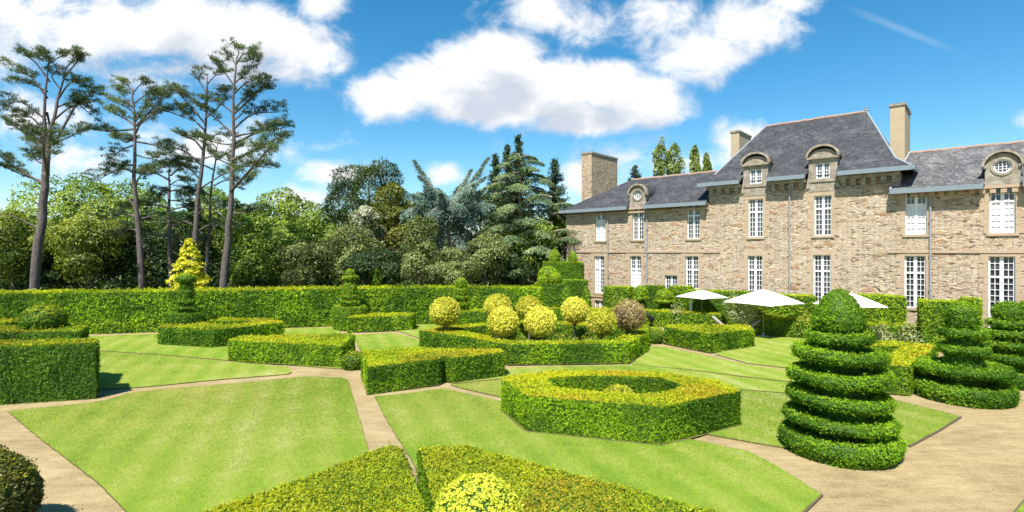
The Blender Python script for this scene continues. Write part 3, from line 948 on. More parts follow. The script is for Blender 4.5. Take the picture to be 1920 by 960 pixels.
# ------------------------------------------------------------------ golden ball trees in the ring
def ball_tree(label, x, y, zc, r, seed, brown=False):
    t = thing('ball_tree', label, 'ball tree', (x, y, 0), 0, 'clipped ball trees in the hedge ring')
    mb = MB(); f = np.random.default_rng(seed)
    fork = zc - r * 1.15
    mb.tube([(0, 0, 0), (0.02, 0.01, fork * 0.6), (0, 0, fork)], [0.06, 0.055, 0.05], 8)
    for k in range(5):
        a = k * 1.257 + f.random() * .5
        e = np.array((math.cos(a) * r * 0.5, math.sin(a) * r * 0.5, zc - r * 0.45))
        mb.tube([(0, 0, fork - .02), tuple(e * 0.5 + np.array((0, 0, fork * .5)) + np.array((0, 0, -.02))), tuple(e)], [0.035, 0.025, 0.015], 6)
    mb.build('trunk', M['bark'], t)
    if brown: col = yew_col(0, dark=(0.22, 0.16, 0.06), mid=(0.52, 0.40, 0.20), seed=seed)
    else: col = yew_col(0, dark=(0.40, 0.40, 0.025), mid=(0.78, 0.75, 0.11), seed=seed)
    # crown: leaves through an outer shell, uneven
    mb = MB(); V, F = lathe_faces((0, 0), ball_prof(r * 0.86, zc, r * 0.83), 20)
    add_clip(mb, V, F, 0.095, 1.3, col, seed, 0.04, core=(0.2, 0.15, 0.07) if brown else (0.40, 0.36, 0.03), spread=0.5)
    n = 2600 if not brown else 1700
    D = nrm(f.normal(size=(n, 3))); rad = r * (0.84 + 0.18 * f.random(n)) * (0.97 + 0.06 * vnoise(D, 3.0, seed))
    if brown: rad = r * (0.82 + 0.22 * f.random(n))
    P = D * rad[:, None] * np.array((1, 1, .96)) + np.array((0, 0, zc))
    c = col(P, D, f)
    Q = leaf_quads(P, D, np.full(n, 0.10), np.full(n, 0.065 if not brown else .04), f, 0.75, 0.3, 0.4 if not brown else 1.0)
    mb.add(Q, np.arange(4 * n).reshape(n, 4), 0, np.repeat(c, 4, 0))
    mb.build('crown', M['leaf'], t)


for k, (x, y, zc, r, lab) in enumerate([
        (-3.45, 27.4, 1.84, 0.79, 'leftmost golden ball tree, standing apart from the others on a forked stem'),
        (-0.43, 25.35, 1.58, 0.75, 'front golden ball tree left of the pale stone slab, overlapping another behind'),
        (1.34, 25.1, 1.60, 0.77, 'front golden ball tree right beside the pale stone slab'),
        (4.27, 25.5, 1.56, 0.71, 'golden ball tree in front of and left of the brown one'),
        (-0.78, 29.2, 1.88, 0.76, 'rear golden ball tree half hidden by the front ball left of the slab'),
        (0.93, 29.3, 1.80, 0.72, 'rear golden ball tree peeping between the two front balls'),
        (3.30, 28.0, 1.84, 0.73, 'rear golden ball tree in front of the stepped hedge blocks, stem visible')]):
    ball_tree(lab, x, y, zc + .09, r, 301 + k)
ball_tree('brown sparse ball tree, the only one not golden', 5.8, 26.4, 1.88, 0.82, 320, True)

mb = MB(); f = np.random.default_rng(5)
V, F = lathe_faces((0, 0), [(0.02, 0.10), (0.48, 0.12), (0.52, 0.3), (0.4, 0.40), (0.02, 0.42)], 18)
V[:, 0] *= 1.15; V += (vnoise(V, 5, 2)[:, None] - .5) * 0.12; V += np.array((1.05, 25.7, 0.30)); mb.add(V, F)
tag(mb.build('stone_slab', M['stone_pale'], smooth=True), 'pale stone slab lying under the front ball trees', 'stone')

# loose planting inside the ring
def leafy_plant(name, label, cat, loc, rx, rz, col, seed, n=900, L=0.12, W=0.05, group=None, spiky=0.6, z0=0.0, mat='tree_leaf', stems=True):
    t = thing(name, label, cat, loc, 0, group); f = np.random.default_rng(seed)
    D = nrm(f.normal(size=(n, 3))); rad = f.random(n) ** 0.45
    P = D * rad[:, None] * np.array((rx, rx, rz)); P[:, 2] = np.abs(P[:, 2]) if z0 == 0 else P[:, 2] + z0
    P *= 1 + (vnoise(P, 5.0, seed)[:, None] - .5) * 0.5
    P[:, 2] = np.maximum(P[:, 2], 0.03)
    mb = MB(); Nn = nrm(P - np.array((0, 0, z0 * 0.8)))
    c = col(P, Nn, f)
    Q = leaf_quads(P, Nn, np.full(n, L), np.full(n, W), f, 0.8, 0.4, spiky)
    mb.add(Q, np.arange(4 * n).reshape(n, 4), 0, np.repeat(c, 4, 0)); mb.build('foliage', M[mat], t)
    if stems:
        mb = MB()
        for k in range(5):
            a = k * 1.3 + f.random(); e = (math.cos(a) * rx * .5, math.sin(a) * rx * .5, max(z0, rz * 0.6))
            mb.tube([(0, 0, 0), (e[0] * .3, e[1] * .3, e[2] * .5), e], [0.03, 0.022, 0.01], 5)
        mb.build('stem', M['bark'], t)
    return t


soft = yew_col(0.2, dark=(0.12, 0.21, 0.03), mid=(0.32, 0.42, 0.09), seed=41)
grey = yew_col(0.0, dark=(0.13, 0.18, 0.06), mid=(0.38, 0.43, 0.22), seed=42)
for k, (x, y, rx, rz, lab) in enumerate([(-2.3, 27.2, .6, .75, 'soft green shrub left of the front golden ball trees'), (0.4, 26.9, .55, .9, 'tuft of pale green perennials between the two front ball trees'),
                                         (2.6, 26.4, .8, .95, 'wide tuft of green perennials right of the stone slab'), (4.0, 27.0, .7, .85, 'green perennials behind the ball tree near the brown one'),
                                         (-0.9, 27.0, .45, .7, 'brownish low shrub behind the left front ball tree')]):
    leafy_plant('border_plant', lab, 'plant', (x, y, 0), rx, rz, soft if k != 4 else yew_col(0, dark=(.10, .09, .03), mid=(.22, .17, .07), seed=4), 400 + k, 800, 0.13, 0.05, 'loose plants inside the hedge ring')

# ------------------------------------------------------------------ stepped yew group by the house corner
sg = thing('stepped_topiary', 'bright stepped yew blocks with balls and egg finials at the house corner', 'topiary', (3.5, 40, 0))
lc = yew_col(0.5, dark=(0.12, 0.24, 0.010), mid=(0.27, 0.42, 0.016), top=(.45, .56, .02), orange=(.42, .54, .02), seed=51)
shade_col = yew_col(0.5, dark=(0.07, 0.17, 0.010), mid=(0.18, 0.32, 0.015), top=(.42, .54, .02), orange=(.40, .52, .02), seed=52)  # blocks darker than the balls: shading between the forms put into leaf colour
lit_col = yew_col(0.4, dark=(0.18, 0.30, 0.012), mid=(0.38, 0.54, 0.02), top=(.50, .60, .02), orange=(.46, .56, .02), seed=53)  # rounded forms paler: the light on them put into leaf colour
def box_poly(x0, x1, y0, y1, r=0.0): return [(x0, y0), (x1, y0), (x1, y1), (x0, y1)]
Yd = 41.0
def bx(px0, px1, py1, Y, dep, nm, seed, z0=0.0):
    p = [((px0 - 960) * Y / 1000, Y), ((px1 - 960) * Y / 1000, Y), ((px1 - 960) * Y / 1000 + .2, Y + dep), ((px0 - 960) * Y / 1000, Y + dep)]
    V, F = prism_faces(p, z0, 5 - (py1 - HZ) * Y / 1000); child_clip(nm, sg, V, F, 0.085, shade_col, seed, 1.7)
def bl(px, pyc, rpx, rz, Y, nm, seed, egg=False):
    c = ((px - 960) * Y / 1000, Y); r = rpx * Y / 1000; zc = 5 - (pyc - HZ) * Y / 1000; h = rz * Y / 1000
    prof = ball_prof(r, zc, h) if not egg else [(0.02, zc - h), (r * .8, zc - h * .95), (r, zc - h * .4), (r * .9, zc + h * .1), (r * .5, zc + h * .65), (0.02, zc + h)]
    V, F = lathe_faces(c, prof, 20); child_clip(nm, sg, V, F, 0.075, lit_col, seed, 1.7)
bx(1020, 1092, 493, 42.5, 1.4, 'upper_block', 61)
bx(1055, 1100, 527, 41.0, 1.3, 'right_block', 62)
bx(1005, 1058, 533, 39.5, 1.4, 'left_block', 63)
bl(1028, 515, 18, 14, 41.0, 'dome', 64)
bl(1018, 526, 9.5, 9, 40.0, 'ball', 65); bl(1042, 522, 10.5, 10, 40.0, 'ball', 66)
bl(1040, 480, 9.5, 13, 43.2, 'finial', 67, True); bl(1074, 483, 8.5, 12, 43.2, 'finial', 68, True)
for k, (px, py, w, lab) in enumerate([(1062, 535, 11, 'narrow yew cone in front of the stepped blocks, left one'), (1100, 535, 9, 'narrow yew cone at the right end of the stepped blocks')]):
    Y = 38.8; z = 5 - (py - HZ) * Y / 1000; mb = MB(); V, F = lathe_faces(((px - 960) * Y / 1000, Y), [(w * Y / 1000, 0), (w * Y / 1000, 0.9), (w * .8 * Y / 1000, 1.4), (w * .45 * Y / 1000, z - .35), (.02, z)], 18)
    add_clip(mb, V, F, 0.1, 1.6, lc, 70 + k); tag(mb.build('yew_cone', M['leaf']), lab, 'topiary', 'yew cones by the house corner')

fc = yew_col(0.6, dark=(0.10, 0.22, 0.010), mid=(0.32, 0.46, 0.016), top=(.50, .58, .02), orange=(.48, .55, .02), seed=71)
# ------------------------------------------------------------------ hedges and plants under the facade
FG = 'hedges under the house front'
hedge('square hedge block between the two leftmost tall windows of the house', [(6.9, 40.2), (8.75, 39.6), (9.2, 40.5), (7.3, 41.1)], 2.3, golden=.5, group=FG, col=fc, dens=1.6)
hedge('rounded dark hedge under the small door window', [(9.7, 39.5), (10.9, 39.0), (11.4, 39.8), (10.2, 40.4)], 2.40, golden=.2, group=FG, col=yew_col(.2, mid=(.12, .24, .016), seed=74))
hedge('hedge block right of the small door window, above the left parasol', [(11.0, 37.4), (12.4, 37.0), (12.8, 37.8), (11.4, 38.3)], 2.5, golden=.4, group=FG, col=fc)
hedge('long hedge behind the left parasol under the house wall', [(12.1, 36.6), (15.6, 34.9), (16.0, 35.7), (12.6, 37.4)], 2.3, golden=.6, group=FG, col=fc)
hedge('long hedge behind the middle parasol under the house wall', [(14.9, 34.2), (17.9, 31.7), (18.4, 32.5), (15.4, 34.9)], 2.3, golden=.6, group=FG, col=fc)
hedge('hedge block behind the right parasol, left of the tall shuttered window', [(18.7, 30.9), (21.3, 28.9), (21.8, 29.7), (19.2, 31.6)], 2.5, golden=.6, group=FG, col=fc)
hedge('hedge block under the house wall left of the glazed door', [(21.1, 27.5), (22.75, 26.6), (23.4, 27.5), (21.8, 28.6)], 2.42, golden=.6, group=FG, col=fc)
hedge('taller hedge block behind the round-headed topiary, nearest the glazed door', [(22.75, 26.85), (23.3, 26.5), (23.8, 27.2), (23.2, 27.6)], 2.6, golden=.4, group=FG, col=fc)
for k, (px, Y, zt, r, zd, lab) in enumerate([(1200, 38.2, 2.58, .47, 1.68, 'dome-on-dish topiary below the second tall window from the left'),
                                             (1246, 37.0, 2.46, .55, 1.55, 'cone-on-dish topiary below the small door window')]):
    c = ((px - 960) * Y / 1000, Y)
    t = thing('dish_topiary', lab, 'topiary', (*c, 0), 0, 'dish topiaries under the house')
    V, F = lathe_faces(c, [(.05, zd + .12), (r * .9, zd + .14), (r, zd + .35), (r * .85, zd + .6), (r * .45, zt - .12), (.02, zt)], 20); child_clip('dome', t, V, F, .085, lit_col, 80 + k, 1.7)  # dome and dish in the paler leaf colour that stands in for light
    V, F = lathe_faces(c, disc_prof(r * 1.25, zd - .1, zd + .1, .6), 24); child_clip('dish', t, V, F, .085, lit_col, 84 + k, 1.6)
    V, F = lathe_faces(c, [(r * .9, 0), (r * .95, .6), (r * .7, 1.1), (.2, zd - .1)], 20); child_clip('body', t, V, F, .1, dk, 88 + k, 1.6)
mb = MB(); V, F = lathe_faces((25.6, 26.2), ball_prof(0.75, 1.9, 0.72, lo=-.9)); add_clip(mb, V, F, .09, 1.6, lc, 95)
V, F = lathe_faces((25.6, 26.2), [(.5, 0), (.55, 1.5)]); add_clip(mb, V, F, .09, 1.6, lc, 96)
tag(mb.build('ball_bush', M['leaf']), 'round clipped bush at the right edge below the glazed door', 'bush', 'small ball bushes')
for k, (x, y, rx, rz, lab) in enumerate([(7.7, 38.6, .95, 2.0, 'airy green shrub in front of the square hedge block'), (10.9, 35.2, .75, 1.5, 'grey-green spiky shrub left of the left parasol pole'),
                                         (11.9, 36.0, .7, 1.2, 'dark low shrub beside the white post'), (17.0, 31.0, .8, 1.6, 'loose shrub behind the tall topiary, right of the middle parasol'),
                                         (19.9, 28.7, .7, 1.1, 'silvery plants under the tall window, left clump'), (21.0, 28.0, .6, 1.25, 'silvery plants under the tall window, right clump'),
                                         (8.7, 39.0, .5, 1.1, 'dark foliage at the foot of the dome-on-dish topiary')]):
    leafy_plant('border_shrub', lab, 'shrub', (x, y, 0), rx, rz, grey if k in (1, 4, 5) else soft, 440 + k, 1100, 0.17, 0.06, 'loose shrubs under the house')
ot = leafy_plant('olive_tree', 'small olive tree with dark stems between the left and middle parasols', 'tree', (13.7, 31.9, 0), 0.98, 0.72, grey, 460, 1900, 0.15, 0.055, None, 0.5, 1.45)

# ------------------------------------------------------------------ parasols, gate and ornaments
def parasol(label, x, y, ztop, zedge, half, rot):
    t = thing('parasol', label, 'parasol', (x, y, 0), rot, 'white square parasols on the terrace')
    mb = MB(); n = 8
    rings = []
    for k, fr in enumerate(np.linspace(0, 1, 6)):
        z = ztop + (zedge - ztop) * (fr ** 1.12)
        ring = []
        for j in range(16):
            a = j / 16 * 2 * math.pi + math.pi / 4
            # square outline, edges drawn in a little between the ribs
            sq = 1 / max(abs(math.cos(a)), abs(math.sin(a)))
            rr = half * fr * sq * (1 - 0.05 * fr * abs(math.sin(2 * (a - math.pi / 4))))
            ring.append((rr * math.cos(a), rr * math.sin(a), z + 0.05 * fr * (1 - sq / 1.4142)))
        rings.append(ring)
    V = np.array(rings).reshape(-1, 3); F = [(i * 16 + j, i * 16 + (j + 1) % 16, (i + 1) * 16 + (j + 1) % 16, (i + 1) * 16 + j) for i in range(5) for j in range(16)]
    V2 = V.copy(); V2[:, 2] -= 0.025
    mb.add(V, F); mb.add(V2, [f[::-1] for f in F])
    m = len(V)
    last = [5 * 16 + j for j in range(16)]
    mb.add(np.concatenate((V[last], V2[last])), [(j, 16 + j, 16 + (j + 1) % 16, (j + 1) % 16) for j in range(16)])
    mb.build('canopy', M['canvas'], t)
    mb = MB(); mb.tube([(0, 0, 0.05), (0, 0, ztop + 0.06)], 0.03, 10); mb.build('pole', M['wood'], t)
    mb = MB(); mb.lathe((0, 0, 0), [(0.0, 0.0), (0.3, 0.0), (0.3, 0.06), (0.06, 0.1), (0.05, .25), (0, .25)], 20); mb.build('base', M['stone_pale'], t)
    for j in range(4):
        a = math.pi / 4 + j * math.pi / 2
        mb = MB(); e = half * 1.38
        mb.tube([(0.05 * math.cos(a), .05 * math.sin(a), ztop - .05), (e * math.cos(a), e * math.sin(a), zedge - .03)], 0.012, 6); mb.build('rib', M['wood'], t)


parasol('leftmost white parasol, beside the white post', 12.45, 35.0, 2.50, 2.03, 1.15, R(28))
parasol('middle white parasol, biggest, beside the olive tree', 14.75, 31.3, 2.80, 2.02, 1.55, R(30))
parasol('rightmost white parasol, half hidden by the tall topiary', 17.95, 28.4, 2.85, 2.15, 1.2, R(8))

mb = MB(); mb.box(-.07, .07, -.07, .07, 0, 2.0); mb.box(-.1, .1, -.1, .1, 2.0, 2.06); mb.lathe((0, 0, 0), [(0, 2.06), (.06, 2.08), (.07, 2.14), (0.0, 2.2)], 12)
o = mb.build('garden_post', M['white']); o.location = (12.0, 35.8, 0); tag(o, 'plain white post under the leftmost parasol', 'post')

t = thing('garden_gate', 'low white railing gate at the terrace opening below the middle parasol', 'gate', (14.5, 32.9, 0), R(-20))
mb = MB()
for z in (0.15, 1.05): mb.box(0, .85, -.02, .02, z, z + .04)
for k in range(2): mb.box(k * .85 - .02, k * .85 + .02, -.03, .03, 0.02, 1.15)
mb.build('frame', M['white'], t)
mb = MB()
for k in range(1, 8): mb.box(k * .106 - .009, k * .106 + .009, -.009, .009, 0.19, 1.05)
mb.build('bars', M['white'], t)
mb = MB(); mb.box(0, .55, 0, .6, 0, 1.75); mb.box(-.05, .6, -.05, .65, 1.75, 1.9)
o = mb.build('stone_pier', M['ashlar']); o.location = (15.35, 34.0, 0); o.rotation_euler = (0, 0, R(-41)); tag(o, 'square stone pier behind the white gate', 'pier')

for k, (x, y, z, sx, sy, rx, lab) in enumerate([(12.95, 33.0, .50, .80, .12, 40, 'weathered pale driftwood-like slab leaning left of the olive tree'), (13.9, 31.5, .48, .90, .09, -33, 'long pale weathered slab sloping below the olive tree')]):
    mb = MB(); V, F = lathe_faces((0, 0), ball_prof(1, 0, 1, 9), 14); V = V * np.array((sx, .22, sy)); V *= 1 + (vnoise(V, 6, k)[:, None] - .5) * .6
    a = R(rx); V = np.c_[V[:, 0] * math.cos(a) + V[:, 2] * math.sin(a), V[:, 1], -V[:, 0] * math.sin(a) + V[:, 2] * math.cos(a)]; V[:, 2] += z
    mb.add(V, F)
    o = mb.build('weathered_slab', M['stone_pale'], smooth=True); o.location = (x, y, 0); tag(o, lab, 'stone', 'weathered slabs by the olive tree')
mb = MB()
mb.tube([(-.45, 0, .98), (-.3, 0, 1.02), (-.12, 0, .98), (.08, 0, .85), (.2, 0, .62), (.2, 0, .3), (.18, 0, 0)], [.03, .05, .07, .14, .17, .13, .16], 10)
mb.tube([(.08, .0, .8), (.35, 0, .75), (.42, 0, .55)], [.06, .05, .02], 8)
o = mb.build('garden_ornament', M['iron'], smooth=True); o.location = (8.75, 34.2, 0); tag(o, 'black curved bird-like ornament by the terrace hedge, right of the brown tree', 'ornament')
mb = MB()
for k in range(4): mb.box(-.45, .45, k * .28, 1.2, k * .17, k * .17 + .17)
o = mb.build('stone_steps', M['ashlar']); o.location = (10.15, 37.6, 0); o.rotation_euler = (0, 0, R(-41)); tag(o, 'worn stone steps between the two dish topiaries', 'steps')

# ------------------------------------------------------------------ the manor house
# local frame: x along the front (right), y into the building, z up
H_ROT = math.atan2(-0.663, 0.749)
house = thing('manor_house', 'long stone manor house with steep slate roofs, dormers and white windows', 'house', (22.7, 30.0, 0), H_ROT)
EAVE, MEAVE, RIDGE, MRIDGE = 8.5, 9.78, 11.25, 14.3
SL, SM0, SM1, SR = -24.0, -11.7, -0.7, 14.0
UP = [(-20.63, 5.9, 8.36), (-17.25, 5.93, 8.38), (-12.83, 5.94, 8.38)]
WN = 0.97


def wall_holes(mb, x0, x1, z0, z1, y, holes, rev=0.24, mat=0):
    xs = sorted({x0, x1, *[h[0] for h in holes], *[h[1] for h in holes]})
    zs = sorted({z0, z1, *[h[2] for h in holes], *[h[3] for h in holes]})
    for i in range(len(xs) - 1):
        for j in range(len(zs) - 1):
            cx, cz = (xs[i] + xs[i + 1]) / 2, (zs[j] + zs[j + 1]) / 2
            if any(h[0] < cx < h[1] and h[2] < cz < h[3] for h in holes): continue
            mb.add([(xs[i], y, zs[j]), (xs[i + 1], y, zs[j]), (xs[i + 1], y, zs[j + 1]), (xs[i], y, zs[j + 1])], [(0, 1, 2, 3)], mat)
    for a, b_, c, d in holes:
        mb.add([(a, y, c), (b_, y, c), (b_, y, d), (a, y, d), (a, y + rev, c), (b_, y + rev, c), (b_, y + rev, d), (a, y + rev, d)],
               [(0, 4, 5, 1), (1, 5, 6, 2), (2, 6, 7, 3), (3, 7, 4, 0)], mat)


# (x centre, z0, z1, width, transom share from the top, rows above, rows below, kind)
wins_left = [(-20.63, 5.90, 8.36, .98, .32, 2, 5, 'shut_low'), (-17.25, 5.93, 8.40, .96, .30, 2, 5, 'plain'), (-12.83, 5.94, 8.40, .97, .32, 2, 5, 'plain'),
             (-20.75, 1.60, 4.66, .98, .34, 3, 6, 'shut_left'), (-17.45, 1.60, 4.68, .96, .34, 3, 6, 'shut_low'), (-12.93, 2.30, 4.70, .97, .42, 3, 4, 'plain'),
             (-14.54, 1.30, 3.26, 1.0, 0.0, 0, 6, 'plain'), (-20.75, 0.15, 1.02, .95, 0.0, 0, 2, 'plain')]
wins_main = [(-8.55, 5.97, 8.53, .97, .34, 3, 5, 'plain'), (-4.59, 6.00, 8.50, .98, .33, 3, 5, 'plain'),
             (-8.60, 2.05, 4.75, .97, .36, 3, 5, 'plain'), (-4.64, 1.80, 4.82, .98, .34, 3, 6, 'plain')]
wins_right = [(0.02, 5.96, 8.38, .99, .30, 2, 5, 'shut_low'), (3.60, 5.95, 8.39, 1.02, .31, 2, 5, 'shut_low'), (8.0, 5.95, 8.39, 1.0, .31, 2, 5, 'plain'),
              (-0.02, 1.82, 4.79, .98, .33, 3, 6, 'plain'), (3.57, 1.00, 4.78, 1.05, .29, 3, 6, 'door'), (8.0, 1.8, 4.79, 1.0, .33, 3, 6, 'plain')]


def hole(w): return (w[0] - w[3] / 2, w[0] + w[3] / 2, w[1], w[2])


def block(x0, x1, depth, ztop, wins, nm='wall', ends=(True, True)):
    mb = MB(); wall_holes(mb, x0, x1, -0.3, ztop, 0, [hole(w) for w in wins])
    mb.add([(x0, depth, -.3), (x1, depth, -.3), (x1, depth, ztop), (x0, depth, ztop)], [(3, 2, 1, 0)])
    if ends[0]: mb.add([(x0, 0, -.3), (x0, depth, -.3), (x0, depth, ztop), (x0, 0, ztop)], [(3, 2, 1, 0)])
    if ends[1]: mb.add([(x1, 0, -.3), (x1, depth, -.3), (x1, depth, ztop), (x1, 0, ztop)], [(0, 1, 2, 3)])
    return mb.build(nm, M['rubble'], house)


block(SL, SM0, 8.0, 8.45, wins_left, ends=(True, False))
block(SM0, SM1, 9.0, 9.55, wins_main)
block(SM1, SR, 8.0, 8.45, wins_right, ends=(False, True))


def bar(mb, x0, x1, z0, z1, y0, y1): mb.box(x0, x1, y0, y1, z0, z1)


def window(w, parent, y=0.0, nm='window', surround=True, sill=True):
    xc, z0, z1, wd, tr, ra, rb, kind = w
    x0, x1 = xc - wd / 2 + .004, xc + wd / 2 - .004; z0 += .004; z1 -= .004
    fr = MB(); F = 0.055; yo, yi = y + 0.115, y + 0.190
    fr.box(x0, x0 + F, yo, yi, z0, z1); fr.box(x1 - F, x1, yo, yi, z0, z1)
    fr.box(x0 + F, x1 - F, yo, yi, z0, z0 + F); fr.box(x0 + F, x1 - F, yo, yi, z1 - F, z1)
    zt = z1 - (z1 - z0) * tr
    spans = [(z0 + F, z1 - F, rb)]
    if tr > 0:
        fr.box(x0 + F, x1 - F, yo - .012, yi, zt - .05, zt + .05)
        spans = [(z0 + F, zt - .05, rb), (zt + .05, z1 - F, ra)]
    pz = None
    if kind == 'door':
        pz = z0 + 0.75
        spans[0] = (pz, spans[0][1], rb)
        fr.box(x0 + F, x1 - F, yo + .01, yi, z0 + F, pz)
    for a, b_, n in spans:
        fr.box(xc - .05, xc + .05, yo - .006, yi, a, b_)
        for sx in (-1, 1):
            xa, xb = (x0 + F, xc - .05) if sx < 0 else (xc + .05, x1 - F)
            fr.box(xa, xa + .028, yo + .008, yi - .004, a, b_); fr.box(xb - .028, xb, yo + .008, yi - .004, a, b_)
            fr.box((xa + xb) / 2 - .013, (xa + xb) / 2 + .013, yo + .02, yi - .008, a, b_)
            for k in range(1, n):
                z = a + (b_ - a) * k / n
                fr.box(xa + .028, (xa + xb) / 2 - .013, yo + .024, yi - .012, z - .013, z + .013)
                fr.box((xa + xb) / 2 + .013, xb - .028, yo + .024, yi - .012, z - .013, z + .013)
    o = fr.build(nm, M['white'], parent)
    sub = o
    g = MB(); g.add([(x0, y + .205, z0), (x1, y + .205, z0), (x1, y + .205, z1), (x0, y + .205, z1)], [(0, 1, 2, 3)])
    g.build('pane', M['glass'], sub)

    def shutter(xa, xb, a, b_):
        s = MB(); s.box(xa, xb, y + .192, y + .202, a, b_)
        n = max(3, int((b_ - a) / .34))
        for k in range(n + 1):
            z = a + (b_ - a) * k / n; s.box(xa, xb, y + .172, y + .192, max(a, z - .035), min(b_, z + .035))
        s.build('shutter', M['white'], sub)
    if kind == 'shut_low': shutter(x0 + .06, xc - .03, z0 + F, zt - .05); shutter(xc + .03, x1 - .06, z0 + F, zt - .05)
    if kind == 'shut_left': shutter(x0 + .06, xc - .03, z0 + F, zt - .05); shutter(x0 + .06, xc - .03, zt + .05, z1 - F)
    if surround:
        s = MB(); e = .012; rr = np.random.default_rng(int(abs(xc * 100 + z0 * 10)))
        nst = max(2, int((z1 - z0) / .36))
        for sx in (-1, 1):
            edge = (xc - wd / 2 + e) if sx < 0 else (xc + wd / 2 - e)
            for k in range(nst):
                wl = (.34 if (k + (sx > 0)) % 2 else .19) + rr.random() * .06
                za = z0 + (z1 - z0) * k / nst + .004; zb = z0 + (z1 - z0) * (k + 1) / nst - .006
                a, b_ = (edge - wl, edge) if sx < 0 else (edge, edge + wl)
                s.box(a, b_, y - .02 - rr.random() * .012, y + .02, za, zb)
        s.box(xc - wd / 2 - .32, xc + wd / 2 + .32, y - .028, y + .02, z1 - e, z1 + .30)
        if sill: s.box(xc - wd / 2 - .12, xc + wd / 2 + .12, y - .07, y + .07, z0 - .13, z0 + e)
        s.build('stone_surround', M['ashlar'], sub)
    return o


for w in wins_left + wins_main + wins_right:
    window(w, house, nm='door' if w[7] == 'door' else 'window', sill=w[7] != 'door')

# string course, corner quoins, plinth ledge
mb = MB(); mb.box(SL - .05, -10.9, -.065, .015, 4.93, 5.07); mb.build('string_course', M['ashlar'], house)
mb = MB(); mb.box(-1.3, SR, -.065, .015, 4.93, 5.10); mb.build('string_course', M['ashlar'], house)
mb = MB(); mb.box(SL - .08, -10.9, -.09, .015, 1.28, 1.42); mb.build('plinth_ledge', M['ashlar'], house)
mb = MB()
for k in range(21):
    wl = .52 if k % 2 else .30
    mb.box(SL - .025, SL + wl, -.026, .02, k * .4 + .004, k * .4 + .394)
mb.build('corner_quoins', M['ashlar'], house)
# house eaves: dressed band under the gutters and corbel table on the centre block
mb = MB(); mb.box(SL - .06, SM0 - .005, -.13, .015, 8.02, 8.14); mb.box(SL - .06, SM0 - .005, -.16, .015, 8.30, 8.45)
mb.build('cornice', M['ashlar'], house)
mb = MB(); mb.box(SM1 + .3, SR, -.16, .015, 8.30, 8.45)
for k in range(34):
    x = SM1 + .45 + k * .42; mb.box(x, x + .24, -.13, .01, 8.06, 8.30)
mb.build('cornice', M['ashlar'], house)
for a, b_ in [(-11.72, -9.45), (-7.66, -5.48), (-3.70, SM1 + .02)]:
    mb = MB()
    mb.box(a, b_, -.42, .02, 9.36, 9.56)
    n = int((b_ - a) / .46)
    for k in range(n):
        x = a + (b_ - a) * (k + .5) / n
        mb.box(x - .13, x + .13, -.36, .02, 9.16, 9.36); mb.box(x - .12, x + .12, -.22, .02, 8.97, 9.16)
    mb.box(a, b_, -.06, .02, 8.84, 8.95)
    mb.build('cornice', M['lichen'], house)


def roof(nm, polys, mat, soffit, more=()):
    mb = MB()
    for p in polys: mb.add(p, [tuple(range(len(p)))])
    mb.add(soffit, [tuple(range(len(soffit)))[::-1]])
    for q in more: mb.add(q, [(3, 2, 1, 0)])
    return mb.build(nm, mat, house)


def ridge_tiles(parent, a, b_, r=.13):
    a, b_ = np.array(a, float), np.array(b_, float); L_ = np.linalg.norm(b_ - a); n = int(L_ / .38); mb = MB()
    for k in range(n):
        p0 = a + (b_ - a) * k / n; p1 = a + (b_ - a) * (k + .97) / n; dz = random.uniform(-.015, .02)
        mb.tube([p0 + (0, 0, dz - .05), p1 + (0, 0, dz - .05)], [r, r * .9], 8)
    mb.build('ridge_tiles', M['terracotta'], parent)


# centre block hipped roof with flared eaves
e = .58
E = [(SM0 - e, -e, MEAVE), (SM1 + e, -e, MEAVE), (SM1 + e, 9 + e, MEAVE), (SM0 - e, 9 + e, MEAVE)]
A = [(SM0 + .25, .35, 10.42), (SM1 - .25, .35, 10.42), (SM1 - .25, 8.65, 10.42), (SM0 + .25, 8.65, 10.42)]
RL, RR_ = (-9.15, 4.5, MRIDGE), (-2.95, 4.5, MRIDGE)
def lerp(p, q, u): return tuple(a + (b_ - a) * u for a, b_ in zip(p, q))
def strips(p, q, p2, q2, xs):
    # eave strip between the lower edge p-q and the upper edge p2-q2, left out where a dormer stands
    out = []; cuts = [p[0]] + [x for ab in xs for x in ab] + [q[0]]
    for i in range(0, len(cuts), 2):
        a, b_ = cuts[i], cuts[i + 1]
        lo = lambda x: (x, p[1], p[2])
        hi = lambda x: p2 if x == p[0] else q2 if x == q[0] else (x, p2[1], p2[2])
        out.append([lo(a), lo(b_), hi(b_), hi(a)])
    return out
DM = [(-9.33, -7.77), (-5.37, -3.81)]
polys = strips(E[0], E[1], A[0], A[1], DM) + [[E[i], E[(i + 1) % 4], A[(i + 1) % 4], A[i]] for i in range(1, 4)] + [[A[0], A[1], RR_, RL], [A[1], A[2], RR_], [A[2], A[3], RL, RR_], [A[3], A[0], RL]]
r0 = roof('roof', polys, M['slate'], [(E[0][0], .03, MEAVE), (E[1][0], .03, MEAVE), E[2], E[3]], [[(a[0], a[1], MEAVE) for a in (q[0], q[1], (q[1][0], .03), (q[0][0], .03))] for q in strips(E[0], E[1], (E[0][0], .03, MEAVE), (E[1][0], .03, MEAVE), DM)]); ridge_tiles(r0, RL, RR_)
for p, q in ((A[1], RR_), (A[0], RL)):
    mb = MB(); mb.tube([np.array(p) + (0, 0, .02), np.array(q) + (0, 0, .02)], [.06, .05], 6)
    if p is A[0]: mb.build('hip_capping', M['pipe'], r0)
mb = MB(); mb.tube([np.array(A[1]) + (0, 0, .02), np.array(RR_) + (0, 0, .02)], [.06, .05], 6)
mb.tube([np.array(E[1]) + (0, 0, .02), np.array(A[1]) + (0, 0, .02)], [.06, .06], 6)
